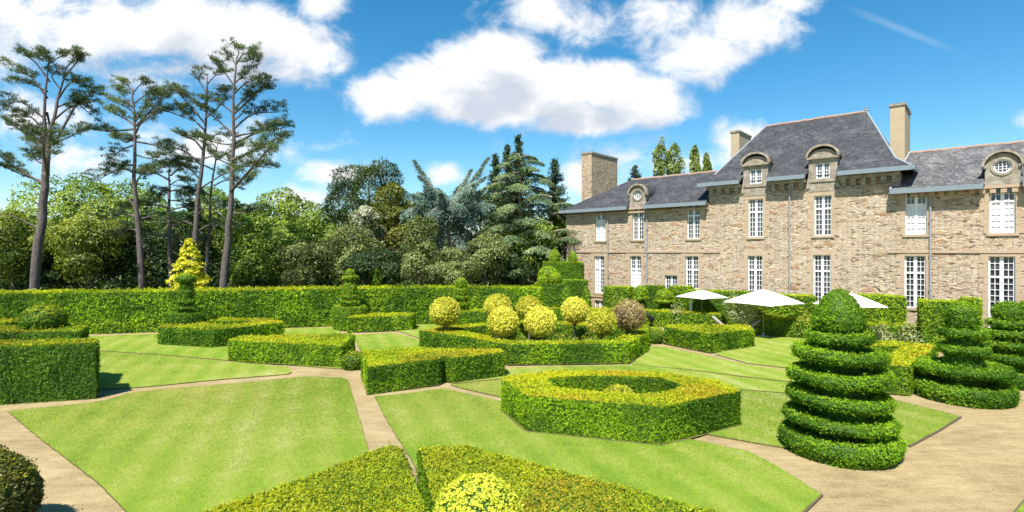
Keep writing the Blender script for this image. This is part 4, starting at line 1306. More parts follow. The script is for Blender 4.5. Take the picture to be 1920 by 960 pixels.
mb.lathe(RR_, [(0, -.1), (.12, 0), (.14, .1), (.05, .18), (.1, .25), (0, .34)], 10)
mb.build('hip_capping', M['pipe'], r0)
# left wing
eL = .45
E = [(SL - eL, -eL, EAVE), (SM0 + 1.2, -eL, EAVE), (SM0 + 1.2, 8 + eL, EAVE), (SL - eL, 8 + eL, EAVE)]
A1, B1 = (-20.0, 4, RIDGE), (SM0 + 1.2, 4, RIDGE)
E0 = [(SL - eL, -eL, EAVE), (SM0 - .004, -eL, EAVE), (SM0 - .004, 0.02, EAVE + (RIDGE - EAVE) * .47 / 4.45), (SM0 + 1.2, 0.02, EAVE + (RIDGE - EAVE) * .47 / 4.45)]
sl = (RIDGE - EAVE) / 4.45
h0 = lerp(E[0], A1, .5 / 4.45)
front = strips(E[0], E0[1], h0, (SM0 - .004, .05, EAVE + sl * .5), [(-17.93, -16.57)])
polys = front + [[h0, (SM0 - .004, .05, EAVE + sl * .5), (SM0 + 1.2, .05, EAVE + sl * .5), B1, A1], [E[2], E[3], A1, B1], [E[3], E[0], A1]]
r1 = roof('roof', polys, M['slate'], [(E[0][0], .03, EAVE), (SM0 - .004, .03, EAVE), (SM0 - .004, 8 + eL, EAVE), E[3]], [[q[0], q[1], (q[1][0], .03, EAVE), (q[0][0], .03, EAVE)] for q in front]); ridge_tiles(r1, A1, (-11.0, 4, RIDGE))
# right wing
C0, C1, C2, C3 = (-1.15, -.45, EAVE), (SR + .2, -.45, EAVE), (SR + .2, 8.45, EAVE), (-1.15, 8.45, EAVE)
A2, B2 = (-.62, 4, RIDGE - .05), (SR + .2, 4, RIDGE - .05)
sl = (RIDGE - .05 - EAVE) / 4.45
k0, k1 = lerp(C0, A2, .5 / 4.45), (SR + .2, .05, EAVE + sl * .5)
front = strips(C0, C1, k0, k1, [(2.92, 4.28)])
r2 = roof('roof', front + [[k0, k1, B2, A2], [C2, C3, A2, B2]], M['slate_old'], [(C0[0], .03, EAVE), (C1[0], .03, EAVE), C2, C3], [[q[0], q[1], (q[1][0], .03, EAVE), (q[0][0], .03, EAVE)] for q in front]); ridge_tiles(r2, A2, B2)
mb = MB(); mb.add([(SR, 0, EAVE), (SR, 8, EAVE), (SR, 4, RIDGE - .2)], [(0, 1, 2)]); mb.build('gable', M['rubble'], house)
mb = MB(); mb.tube([np.array(C0) + (0, 0, .03), np.array(A2) + (0, 0, .03)], .06, 6); mb.build('verge_strip', M['pipe'], r2)


def gutter(x0, x1, y, z, h=.24):
    mb = MB(); mb.box(x0, x1, y - .14, y - .01, z - h, z + .02); mb.box(x0, x1, y - .01, y + .30, z - .06 - h * .2, z - .03)
    mb.build('gutter', M['zinc'], house)


gutter(SL - eL, -17.95, -eL, EAVE + .02); gutter(-16.55, SM0 - .01, -eL, EAVE + .02)
gutter(-1.15, 2.86, -.45, EAVE + .02); gutter(4.34, SR + .2, -.45, EAVE + .02)
gutter(SM0 - e, -9.42, -e, MEAVE + .02); gutter(-7.68, -5.46, -e, MEAVE + .02); gutter(-3.72, SM1 + e, -e, MEAVE + .02)
mb = MB(); mb.box(SM1 + e + .01, SM1 + e + .14, -e - .14, 4, MEAVE - .2, MEAVE + .04); mb.build('gutter', M['zinc'], house)


def arc(cx, z, r, n, a0=0.0, a1=math.pi, rz=None):
    return [(cx + r * math.cos(a), z + (rz or r) * math.sin(a)) for a in np.linspace(a0, a1, n)]


def prism_xz(mb, outline, y0, y1, mat=0):
    """outline counter-clockwise in x,z seen from the front (y = y0 faces -y)"""
    n = len(outline)
    V = [(x, y0, z) for x, z in outline] + [(x, y1, z) for x, z in outline]
    mb.add(V, [tuple(range(n)), tuple(range(2 * n - 1, n - 1, -1))] + [(i, n + i, n + (i + 1) % n, (i + 1) % n) for i in range(n)], mat)


# square-headed dormers on the centre block
for xc in (-8.55, -4.59):
    d = thing_part = bpy.data.objects.new('dormer', None); COL.objects.link(d); d.parent = house
    wd = .78; W2 = wd + .78; zt = 10.86
    mb = MB(); y = -.05
    wall_holes(mb, xc - W2 / 2, xc + W2 / 2, 8.75, zt, y, [(xc - wd / 2, xc + wd / 2, 9.55, 10.52)], .24)
    for sx in (-1, 1):
        x = xc + sx * W2 / 2; q = [(x, y, 8.75), (x, 2.6, 8.75), (x, 2.6, zt), (x, y, zt)]
        mb.add(q, [(0, 1, 2, 3) if sx > 0 else (3, 2, 1, 0)])
    # pilasters flaring into scrolls at the foot
    for sx in (-1, 1):
        prism_xz(mb, [(xc + sx * (W2 / 2 + .14), 8.95), (xc + sx * (W2 / 2 - .1), 8.95), (xc + sx * (W2 / 2 - .1), 9.9), (xc + sx * (W2 / 2 + .005), 9.9)][::sx * -1], y - .04, y + .03)
    mb.box(xc - W2 / 2 - .02, xc + W2 / 2 + .02, y - .06, y + .05, 9.33, 9.46)
    prism_xz(mb, [(xc - W2 / 2, zt - .005)] + [(xc + W2 / 2, zt - .005)] + arc(xc, zt, W2 / 2 - .02, 14, rz=.52), y - .01, y + .6)
    mb.box(xc - W2 / 2 - .12, xc + W2 / 2 + .12, y - .16, y + .02, zt - .1, zt + .02)
    o = mb.build('dormer_wall', M['lichen'], d)
    mb = MB(); ou = arc(xc, zt + .01, W2 / 2 + .16, 18, rz=.78); inn = arc(xc, zt + .01, W2 / 2 + .03, 18, rz=.66)
    for i in range(17): prism_xz(mb, [ou[i], ou[i + 1], inn[i + 1], inn[i]], y - .20, y + .14)
    mb.build('arched_pediment', M['lichen'], d)
    mb = MB(); ou = arc(xc, zt + .0, W2 / 2 + .10, 18, rz=.72)
    V = [(x, y + .14, z) for x, z in ou] + [(x, 3.2, z) for x, z in ou]
    mb.add(V, [(i, 18 + i, 19 + i, i + 1) for i in range(17)]); mb.build('dormer_roof', M['slate'], d)
    window((xc, 9.55, 10.52, wd, 0, 0, 4, 'plain'), d, y, surround=False)
# round-window dormers on the wings
for xc in (-17.25, 3.60):
    d = bpy.data.objects.new('dormer', None); COL.objects.link(d); d.parent = house
    W2 = 1.36; zc = 9.42; r = .36; y = -.05; zb = 8.42
    ang = np.linspace(0, 2 * np.pi, 33)[:-1] + np.pi / 32

    def outer(a):
        c, s_ = math.cos(a), math.sin(a); R0 = W2 / 2
        if s_ >= 0: return (xc + R0 * c, zc + R0 * s_)
        k = min(R0 / max(abs(c), 1e-6), (zc - zb) / max(-s_, 1e-6)); return (xc + k * c, zc + k * s_)
    O = [outer(a) for a in ang]; I = [(xc + r * math.cos(a), zc + r * math.sin(a)) for a in ang]
    mb = MB(); n = 32
    V = [(x, y, z) for x, z in O] + [(x, y, z) for x, z in I] + [(x, y + .16, z) for x, z in I] + [(x, y + 2.0, z) for x, z in O]
    F = []
    for i in range(n):
        k = (i + 1) % n
        F += [(i, k, n + k, n + i), (n + i, n + k, 2 * n + k, 2 * n + i), (i, 3 * n + i, 3 * n + k, k)]
    mb.add(V, F)
    for a in (0, 1, 2, 3): pass
    mb.add([(xc - W2 / 2, y, zb), (xc + W2 / 2, y, zb), (xc + W2 / 2, y, zb + .3), (xc - W2 / 2, y, zb + .3)], [(0, 1, 2, 3)])
    mb.box(xc - W2 / 2 - .03, xc + W2 / 2 + .03, y - .07, y + .04, zb - .02, zb + .28)
    for sx in (-1, 1): mb.box(xc + sx * (W2 / 2 + .05) - .12, xc + sx * (W2 / 2 + .05) + .12, y - .1, y + .2, zc - .06, zc + .08)
    ring = [(xc + (r + .12) * math.cos(a), zc + (r + .12) * math.sin(a)) for a in ang]
    for i in range(n): prism_xz(mb, [ring[i], ring[(i + 1) % n], I[(i + 1) % n], I[i]], y - .04, y + .01)
    mb.build('dormer_wall', M['lichen'], d)
    mb = MB(); ou = arc(xc, zc + .02, W2 / 2 + .15, 20); inn = arc(xc, zc + .02, W2 / 2 + .03, 20)
    for i in range(19): prism_xz(mb, [ou[i], ou[i + 1], inn[i + 1], inn[i]], y - .16, y + .12)
    mb.build('arched_pediment', M['lichen'], d)
    mb = MB(); ou = arc(xc, zc + .02, W2 / 2 + .09, 20)
    V = [(x, y + .12, z) for x, z in ou] + [(x, 2.6, z) for x, z in ou]
    mb.add(V, [(i, 20 + i, 21 + i, i + 1) for i in range(19)]); mb.build('dormer_roof', M['slate'], d)
    mb = MB()
    ro = [(xc + (r - .004) * math.cos(a), zc + (r - .004) * math.sin(a)) for a in ang]; ri = [(xc + (r - .07) * math.cos(a), zc + (r - .07) * math.sin(a)) for a in ang]
    for i in range(n): prism_xz(mb, [ro[i], ro[(i + 1) % n], ri[(i + 1) % n], ri[i]], y + .07, y + .13)
    mb.box(xc - .02, xc + .02, y + .085, y + .125, zc - r + .05, zc + r - .05)
    for dx in (-.15, .15): mb.box(xc + dx - .012, xc + dx + .012, y + .09, y + .12, zc - .27, zc + .27)
    for dz in (-.13, .0, .13): mb.box(xc - .29, xc + .29, y + .095, y + .118, zc + dz - .012, zc + dz + .012)
    mb.build('round_window', M['white'], d)
    mb = MB(); mb.add([(x, y + .14, z) for x, z in ro], [tuple(range(n))]); mb.build('pane', M['glass'], d)

# chimneys
def chimney(x0, x1, y0, y1, z0, z1, mat, cap):
    mb = MB(); mb.box(x0, x1, y0, y1, z0, z1 - .18); o = mb.build('chimney', mat, house)
    mb = MB(); mb.box(x0 - .06, x1 + .06, y0 - .06, y1 + .06, z1 - .18, z1 - .04); mb.box(x0 + .02, x1 - .02, y0 + .02, y1 - .02, z1 - .04, z1)
    mb.build('chimney_cap', cap, o)


chimney(-24.05, -22.98, 2.3, 6.7, 8.6, 13.85, M['rubble_chimney'], M['lichen'])
chimney(-12.42, -11.76, 6.4, 9.3, 8.0, 14.75, M['render'], M['lichen'])
chimney(-1.50, -.76, 3.0, 6.2, 9.0, 14.2, M['render'], M['lichen'])
# downpipes
for x, zt in ((-19.9, 8.3), (-16.45, 8.3), (-6.46, 9.0), (0.66, 8.3)):
    mb = MB(); mb.tube([(x, -.10, .05), (x, -.10, zt - .25), (x, -.10, zt)], .05, 8)
    mb.tube([(x, -.10, zt - .02), (x, -.42 if zt > 8.5 else -.35, zt + .2)], .05, 8)
    for z in np.arange(1.0, zt, 1.9): mb.box(x - .065, x + .065, -.16, .01, z, z + .05)
    mb.build('downpipe', M['pipe'], house)
# steps at the glazed door
mb = MB()
for k in range(6): mb.box(3.57 - .9 - .02 * k, 3.57 + .9 + .02 * k, -.55 - .28 * k, -.10 if k == 0 else -.55 - .28 * (k - 1), -.05, 1.0 - .165 * k)
mb.build('door_steps', M['ashlar'], house)

# ------------------------------------------------------------------ trees
def tree_col(dark, mid, pale_leaf, seed=0):  # three leaf tones mixed at random by patchy noise
    dark, mid, pale_leaf = map(np.array, (dark, mid, pale_leaf))

    def fn(P, N, f):
        n = len(P)
        k = np.clip(.45 + (vnoise(P, 0.55, seed) - .5) * 1.1 + (vnoise(P, 1.9, seed + 3) - .5) * .7 + f.normal(size=n) * 0.2, 0, 1)[:, None]
        c = np.where(k < .5, dark * (1 - 2 * k) + mid * 2 * k, mid * (2 - 2 * k) + pale_leaf * (2 * k - 1))
        return c * (0.8 + 0.4 * f.random((n, 1)))
    return fn


TC = {
    'yellowgreen': tree_col((0.068, 0.108, 0.010), (0.176, 0.240, 0.024), (0.336, 0.376, 0.056), 1),
    'light': tree_col((0.080, 0.150, 0.012), (0.200, 0.300, 0.030), (0.360, 0.440, 0.069), 2),
    'mid': tree_col((0.052, 0.116, 0.012), (0.139, 0.232, 0.025), (0.290, 0.383, 0.050), 3),
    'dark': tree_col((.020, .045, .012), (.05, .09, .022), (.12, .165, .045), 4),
    'olive': tree_col((.075, .10, .014), (.20, .22, .035), (.36, .35, .07), 5),
    'holm': tree_col((.045, .075, .018), (.125, .165, .042), (.26, .30, .095), 6),
    'bluegrey': tree_col((0.098, 0.159, 0.126), (0.207, 0.293, 0.231), (0.390, 0.488, 0.378), 7),
    'greygreen': tree_col((0.073, 0.128, 0.053), (0.183, 0.256, 0.105), (0.342, 0.427, 0.189), 8),
    'spruce': tree_col((.018, .045, .018), (.045, .08, .03), (.08, .12, .04), 9),
    'gold': tree_col((.52, .50, .02), (.84, .78, .04), (.92, .88, .16), 10),
    'pine': tree_col((.034, .066, .026), (.088, .130, .048), (.20, .26, .09), 11),
    'poplar': tree_col((0.085, 0.146, 0.021), (0.207, 0.281, 0.042), (0.366, 0.415, 0.095), 12),
    'white': tree_col((.09, .13, .04), (.30, .33, .20), (.68, .68, .58), 13),
}


def broadleaf(label, px, D, ptop, pbot, wpx, kind, seed, n=11000, L=0.23, lobes=16, name='broadleaf_tree', group='trees of the wood behind the garden', depth=None, shape=1.0, bark='bark', trunk=True):
    f = np.random.default_rng(seed)
    X = (px - 960) * D / 1000; ztop = 5 - (ptop - HZ) * D / 1000; zb = max(0.3, 5 - (pbot - HZ) * D / 1000)
    rx = wpx * D / 2000; ry = depth or rx * .9; hz = (ztop - zb) / 2
    t = thing(name, label, 'tree', (X, D, 0), 0, group)
    cs, rs = [], []
    for k in range(lobes):
        d = nrm(f.normal(size=3)); rad = (.35 + .45 * f.random())
        zrel = d[2] * rad
        taper = 1.0 if zrel < 0 else (1 - .35 * zrel * shape)
        cs.append((d[0] * rad * rx * taper, d[1] * rad * ry * taper, zb + hz + zrel * hz))
        rs.append(np.array((rx * (.30 + .2 * f.random()), ry * (.30 + .2 * f.random()), hz * (.24 + .16 * f.random()))))
    cs = np.array(cs); rs = np.array(rs)
    wts = np.prod(rs, axis=1) ** .67; wts /= wts.sum()
    idx = f.choice(lobes, size=n, p=wts)
    dirs = nrm(f.normal(size=(n, 3))); dirs[:, 2] = np.where((dirs[:, 2] < -.3) & (f.random(n) < .7), -dirs[:, 2], dirs[:, 2])
    rad = np.where(f.random(n) < .75, .88 + .2 * f.random(n), f.random(n) ** .5)
    P = cs[idx] + dirs * rs[idx] * rad[:, None]
    P += (vnoise(P, 2.2, seed)[:, None] - .5) * dirs * rs[idx].mean(1)[:, None] * .5
    keep = np.ones(n, bool)
    for c, r in zip(cs, rs):
        keep &= ~((((P - c) / r) ** 2).sum(1) < .55) | (f.random(n) < .15)
    P, dirs = P[keep], dirs[keep]; m = len(P)
    N = nrm(dirs + .35 * nrm(P - np.array((0, 0, zb + hz))))
    c = TC[kind](P, N, f)
    spiky = 'knobbly' in label
    Q = leaf_quads(P, N, np.full(m, L * (1.5 if spiky else 1)), np.full(m, L * (.32 if spiky else .62)), f, .9 if spiky else .55, .5 if spiky else -.1, 1.1 if spiky else .3)
    mb = MB(); mb.add(Q, np.arange(4 * m).reshape(m, 4), 0, np.repeat(c, 4, 0)); mb.build('crown', M['tree_leaf'], t)
    mb = MB(); r0 = .06 + hz * .03
    mb.tube([(0, 0, -.1), (f.normal() * .15, 0, zb), (f.normal() * .2, 0, zb + hz), (0, 0, zb + 1.5 * hz)], [r0 * 1.2, r0, r0 * .6, r0 * .2], 8)
    for k in range(6):
        e = cs[k % lobes]; z0 = zb + hz * (.1 + .6 * f.random())
        mb.tube([(0, 0, z0), (e[0] * .5, e[1] * .5, (z0 + e[2]) / 2 + .2), tuple(e)], [r0 * .45, r0 * .3, r0 * .1], 6)
    mb.build('trunk', M[bark], t)
    return t


def needle_clumps(P, D, per, ln, wd, f, flat=0.5):
    """bundles of needles around points P, fanned about the directions D"""
    n = len(P); tot = n * per
    base = np.repeat(P, per, 0); dd = np.repeat(D, per, 0)
    v = nrm(dd * .7 + f.normal(size=(tot, 3)) * .75 + np.array((0, 0, flat)))
    base = base + f.normal(size=(tot, 3)) * np.array((.11, .11, .06))
    side = nrm(np.cross(v, f.normal(size=(tot, 3))))
    l = (ln * (.6 + .7 * f.random(tot)))[:, None]; w = (wd * (.7 + .6 * f.random(tot)))[:, None]
    V = np.stack((base - side * w, base + v * l * .6 + side * w * .2, base + v * l, base + side * w - v * l * .05), 1)
    return base, v, V.reshape(-1, 3)


def pine(label, D, stems, limbs, seed, r0=.30, dens=1.0, dead=()):
    f = np.random.default_rng(seed)
    cy = lambda pl: [(a, 545 - (545 - b_) * .968) for a, b_ in pl]
    stems = [cy(q) for q in stems]; limbs = [cy(q) for q in limbs]
    base = Wp(*stems[0][0], D); base[2] = 0
    t = thing('pine_tree', label, 'tree', tuple(base), 0, 'tall bare-stemmed pines behind the back hedge')
    wood = MB(); needles = MB()
    toL = lambda p, dy=0.0: Wp(p[0], p[1], D) + np.array((0, dy, 0)) - base

    def smooth(pts, n):
        pts = np.array(pts); s_ = np.linspace(0, len(pts) - 1, n); i = np.clip(s_.astype(int), 0, len(pts) - 2); u = (s_ - i)[:, None]
        p0 = pts[np.maximum(i - 1, 0)]; p1 = pts[i]; p2 = pts[i + 1]; p3 = pts[np.minimum(i + 2, len(pts) - 1)]
        return .5 * ((2 * p1) + (-p0 + p2) * u + (2 * p0 - 5 * p1 + 4 * p2 - p3) * u ** 2 + (-p0 + 3 * p1 - 3 * p2 + p3) * u ** 3)
    for k, s in enumerate(stems):
        pts = [toL(p, f.normal() * .1 if i else 0) for i, p in enumerate(s)]
        if k == 0: pts[0][2] = -.1
        q = smooth(pts, 14); rr = np.linspace(1, .22 if k == 0 and len(stems) > 1 else .16, 14) * (r0 if k == 0 else r0 * .62)
        if k == 0 and len(stems) > 1: rr = np.linspace(r0, r0 * .7, 14)
        q[1:-1] += f.normal(size=(12, 3)) * .03
        wood.tube(q, rr, 10)
    cP, cD = [], []

    def twig(p, d, ln, rad, lvl):
        d = nrm(d); e = p + d * ln + np.array((0, 0, .12 * ln)); m = p + d * ln * .5 + f.normal(size=3) * .06 * ln
        wood.tube([p, m, e], [rad, rad * .7, rad * .35], 5, cap=False)
        k = max(2, int(ln / .34))
        for j in range(k):
            u = .45 + .55 * (j + f.random()) / k
            q = p * (1 - u) + e * u
            cP.append(q + f.normal(size=3) * np.array((.16, .16, .07)) + (0, 0, .05)); cD.append(nrm(d * .5 + f.normal(size=3) * .5))
        cP.append(e); cD.append(d)
    for li, lp in enumerate(limbs):
        isdead = li in dead
        span = abs(lp[-1][0] - lp[0][0]) * D / 1000
        dy = f.normal() * span * .5
        pts = [toL(p, dy * i / (len(lp) - 1)) for i, p in enumerate(lp)]
        q = smooth(pts, 9); ln = np.linalg.norm(q[-1] - q[0])
        rl = min(r0 * .42, .035 + ln * .016)
        wood.tube(q, np.linspace(rl, rl * .25, 9), 7, cap=False)
        if isdead: continue
        n = max(6, int(ln * 4.4 * dens))
        for j in range(n):
            u = .34 + .66 * (j + f.random()) / n
            i = min(7, int(u * 8)); p = q[i] * (1 - (u * 8 - i)) + q[i + 1] * (u * 8 - i)
            ax = nrm(q[-1] - q[0]); sd = nrm(np.cross(ax, (0, 0, 1))) * (1 if j % 2 else -1)
            twig(p, ax * (.5 + .4 * f.random()) + sd * (.4 + .8 * f.random()) + np.array((0, 0, .15 + .35 * f.random())), (.35 + .65 * f.random()) * min(1.3, .45 + ln * .2), .018, 0)
        twig(q[-1], q[-1] - q[-3] + np.array((0, 0, .1)), .5, .018, 0)
    P = np.array(cP); Dd = np.array(cD)
    b_, v, V = needle_clumps(P, Dd, 30, .25, .021, f)
    c = TC['pine'](b_, v, f)
    needles.add(V, np.arange(len(V)).reshape(-1, 4), 0, np.repeat(c, 4, 0))
    wood.build('trunk', M['bark_pine'], t, smooth=True); needles.build('crown', M['needle'], t)
    return t


pine('leftmost tall pine, trunk forking in two below the crown', 38.5, [[(62, 548), (72, 470), (80, 400), (84, 346), (86, 318)], [(86, 322), (85, 260), (88, 180), (94, 96)], [(87, 322), (97, 260), (108, 180), (125, 106)]],
     [[(81, 338), (40, 308), (-6, 264)], [(90, 322), (128, 292), (172, 270)], [(99, 264), (125, 215), (150, 172), (172, 168)], [(85, 243), (52, 208), (12, 205)], [(86, 214), (48, 182), (22, 198)],
      [(88, 172), (58, 132), (26, 120)], [(93, 140), (70, 104), (52, 92)], [(110, 172), (138, 148), (165, 150)], [(118, 132), (140, 108), (150, 92)], [(104, 212), (135, 190), (170, 184)],
      [(85, 272), (40, 240), (4, 218)], [(82, 334), (45, 322), (0, 302)], [(78, 428), (45, 405), (25, 396)], [(122, 115), (138, 98), (142, 90)], [(94, 105), (85, 90), (76, 84)], [(96, 104), (106, 92), (112, 88)],
      [(90, 160), (72, 150), (58, 152)], [(106, 190), (128, 176), (150, 200)], [(97, 262), (120, 250), (150, 235)], [(86, 290), (60, 262), (48, 240)], [(88, 200), (70, 225), (40, 235)], [(113, 155), (96, 130), (105, 122)],
      [(120, 122), (108, 108), (100, 106)], [(84, 300), (50, 290), (20, 272)]], 501, .31, 1.0, dead=(12,))
pine('slender pine second from the left with a broad flat crown', 41, [[(271, 548), (262, 460), (255, 383), (253, 300), (254, 216), (250, 152)]],
     [[(254, 226), (220, 206), (182, 190)], [(255, 226), (290, 202), (317, 182)], [(253, 232), (212, 236), (174, 234)], [(254, 256), (290, 264), (312, 288)], [(253, 246), (210, 250), (170, 232)], [(254, 302), (210, 300), (182, 312)],
      [(254, 217), (275, 177), (302, 166)], [(251, 190), (225, 165), (213, 152)], [(252, 182), (270, 162), (290, 162)], [(255, 282), (285, 290), (306, 284)], [(256, 384), (232, 360), (205, 350)], [(253, 318), (222, 308), (176, 328)],
      [(251, 165), (240, 148), (228, 142)], [(251, 160), (262, 146), (272, 146)], [(254, 240), (280, 225), (318, 212)], [(253, 340), (280, 318), (305, 322)], [(254, 262), (225, 270), (200, 284)], [(253, 205), (235, 190), (196, 172)], [(253, 210), (285, 188), (312, 196)], [(256, 402), (225, 396), (188, 406)], [(258, 430), (235, 425), (204, 434)], [(256, 408), (278, 400), (300, 408)]], 502, .25, .9, dead=(10,))
pine('thin low pine standing behind the golden conifer', 44, [[(319, 548), (318, 400), (320, 305)]],
     [[(319, 332), (280, 315), (252, 322)], [(320, 322), (350, 310), (368, 326)], [(318, 362), (288, 350), (248, 372)], [(320, 352), (345, 350), (374, 364)], [(320, 312), (305, 300), (286, 302)], [(318, 384), (290, 380), (262, 392)], [(319, 390), (345, 384), (366, 396)],
      [(320, 340), (335, 330), (352, 338)], [(319, 370), (335, 372), (348, 384)], [(318, 412), (290, 402), (252, 412)], [(319, 420), (350, 410), (388, 422)], [(318, 440), (285, 436), (240, 442)], [(319, 452), (345, 444), (372, 452)]], 503, .22, 1.3)
pine('pine with a fork of bare limbs, left of the tallest pine', 42, [[(362, 548), (366, 445), (375, 341), (383, 232), (390, 128)]],
     [[(383, 234), (355, 206), (336, 192)], [(385, 222), (352, 180), (340, 166)], [(380, 272), (345, 246), (312, 236)], [(378, 302), (340, 272), (302, 270)], [(384, 212), (412, 190), (428, 166)], [(376, 332), (345, 302), (316, 310)],
      [(388, 162), (372, 136), (376, 122)], [(382, 252), (408, 240), (424, 250)], [(374, 348), (408, 322), (428, 312)], [(389, 145), (402, 128), (412, 126)], [(386, 190), (362, 172), (350, 176)], [(379, 290), (400, 282), (420, 292)],
      [(372, 378), (345, 360), (322, 366)], [(387, 175), (405, 160), (416, 158)], [(371, 400), (395, 380), (412, 384)], [(368, 432), (392, 416), (428, 424)], [(367, 420), (345, 410), (318, 416)]], 504, .27, .95)
pine('thinner pine close behind the left side of the tallest pine', 44.5, [[(380, 548), (388, 466), (398, 352), (408, 260)]],
     [[(400, 342), (424, 330), (440, 342)], [(405, 292), (424, 272), (430, 262)], [(403, 312), (380, 300), (364, 306)], [(398, 362), (372, 350), (356, 356)], [(407, 270), (395, 256), (386, 254)], [(395, 390), (420, 378), (436, 388)]], 505, .2, 1.0)
pine('tallest pine, right end of the row, one long bare limb reaching right', 39.5, [[(414, 548), (424, 460), (432, 393), (436, 300), (438, 200), (443, 92)]],
     [[(433, 352), (500, 330), (572, 299)], [(432, 396), (458, 394), (486, 388)], [(436, 292), (500, 276), (555, 262)], [(437, 246), (480, 238), (520, 228)], [(438, 232), (470, 202), (515, 196)], [(439, 202), (475, 178), (506, 152)],
      [(440, 192), (466, 168), (500, 156)], [(441, 152), (425, 126), (411, 112)], [(441, 142), (465, 124), (480, 106)], [(438, 202), (410, 180), (390, 184)], [(437, 242), (405, 212), (380, 196)], [(438, 262), (470, 232), (511, 216)],
      [(443, 112), (430, 88), (416, 94)], [(443, 106), (460, 88), (482, 96)], [(440, 162), (470, 148), (490, 150)], [(437, 262), (410, 260), (382, 250)], [(436, 302), (410, 290), (396, 274)], [(434, 347), (455, 340), (462, 330)],
      [(443, 98), (448, 82), (440, 78)], [(443, 100), (462, 98), (474, 80)], [(430, 410), (410, 392), (395, 388)], [(436, 310), (462, 300), (490, 302)], [(438, 215), (455, 205), (470, 182)]], 506, .30, 1.0, dead=(20,))

WG = 'trees of the wood behind the garden'
spec = [  # label, px, D, top, bottom, width, kind
    ('pale yellow-green tree behind the leftmost pine trunk, at the left edge', -30, 50, 372, 545, 230, 'yellowgreen'),
    ('tall green tree between the two leftmost pines', 120, 56, 316, 540, 200, 'light'),
    ('light green tree left of the slender pine', 205, 58, 312, 520, 170, 'light'),
    ('green tree directly behind the slender pine', 290, 56, 340, 530, 170, 'mid'),
    ('yellow-green tree low between the two leftmost pines', 170, 47, 392, 545, 130, 'yellowgreen'),
    ('yellow-green low tree just left of the leftmost pine trunk', 25, 46, 395, 545, 120, 'yellowgreen'),
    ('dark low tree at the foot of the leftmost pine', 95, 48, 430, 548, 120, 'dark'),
    ('dark tree behind the slender pine trunk', 235, 50, 400, 548, 120, 'dark'),
    ('dark tree behind the golden conifer', 330, 52, 395, 548, 170, 'dark'),
    ('green tree between the forked pine and the tallest pine', 395, 58, 350, 530, 130, 'mid'),
    ('rounded light green tree right of the tallest pine', 520, 54, 352, 500, 150, 'light'),
    ('mid green tree under the long bare limb of the tallest pine', 468, 50, 375, 520, 110, 'mid'),
    ('low bright bush tree at the foot of the tallest pine', 455, 46, 455, 548, 80, 'mid'),
    ('dark green tree below the rounded light green tree', 525, 47, 415, 548, 150, 'mid'),
    ('big dark evergreen with knobbly top left of the olive-green tree', 690, 57, 303, 470, 175, 'dark'),
    ('olive-green tall tree between the dark evergreen and the blue cedar', 738, 50, 326, 500, 105, 'olive'),
    ('mid green tree below the dark evergreen, left side', 612, 50, 385, 530, 120, 'mid'),
    ('white-flowering tree below the dark evergreen', 686, 46.5, 386, 500, 80, 'white'),
    ('holm oak in front of the olive-green tree', 650, 43.5, 415, 548, 140, 'holm'),
    ('low holm oak left of the cypress column', 572, 44, 440, 548, 110, 'holm'),
    ('rounded holm oak before the blue cedar trunk', 784, 41, 392, 548, 105, 'holm'),
    ('olive-green holm oak right of the blue cedar trunk', 908, 41.5, 424, 548, 112, 'holm'),
    ('low pale holm oak between the two rounded ones', 848, 40.2, 468, 548, 110, 'holm'),
    ('dark green tree against the left corner of the house', 1000, 47.5, 405, 548, 140, 'mid'),
    ('dark tree behind the stepped yew blocks', 1050, 49, 380, 548, 70, 'mid'),
    ('dark tree low between the holm oaks and the house', 950, 43, 465, 548, 110, 'dark'),
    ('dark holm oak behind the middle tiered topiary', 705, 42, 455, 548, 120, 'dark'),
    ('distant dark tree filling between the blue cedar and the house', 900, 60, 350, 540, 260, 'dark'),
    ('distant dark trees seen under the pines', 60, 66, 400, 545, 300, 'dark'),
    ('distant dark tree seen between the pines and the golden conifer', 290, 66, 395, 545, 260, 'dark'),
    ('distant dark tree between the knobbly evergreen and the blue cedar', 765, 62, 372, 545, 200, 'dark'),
    ('distant green tree behind the rounded light tree', 570, 64, 385, 545, 260, 'mid'),
]
for k, (lab, px, D, pt, pb, w, kind) in enumerate(spec):
    big = kind == 'holm'
    broadleaf(lab, px, D, pt, pb, w, kind, 600 + k, n=int(9000 * (w / 120) * (2.6 if 'knobbly' in lab else 1.5 if w < 160 else 1.25)), L=.0050 * D * (0.9 if big else 1.0), lobes=max(12, int(w / 6)))

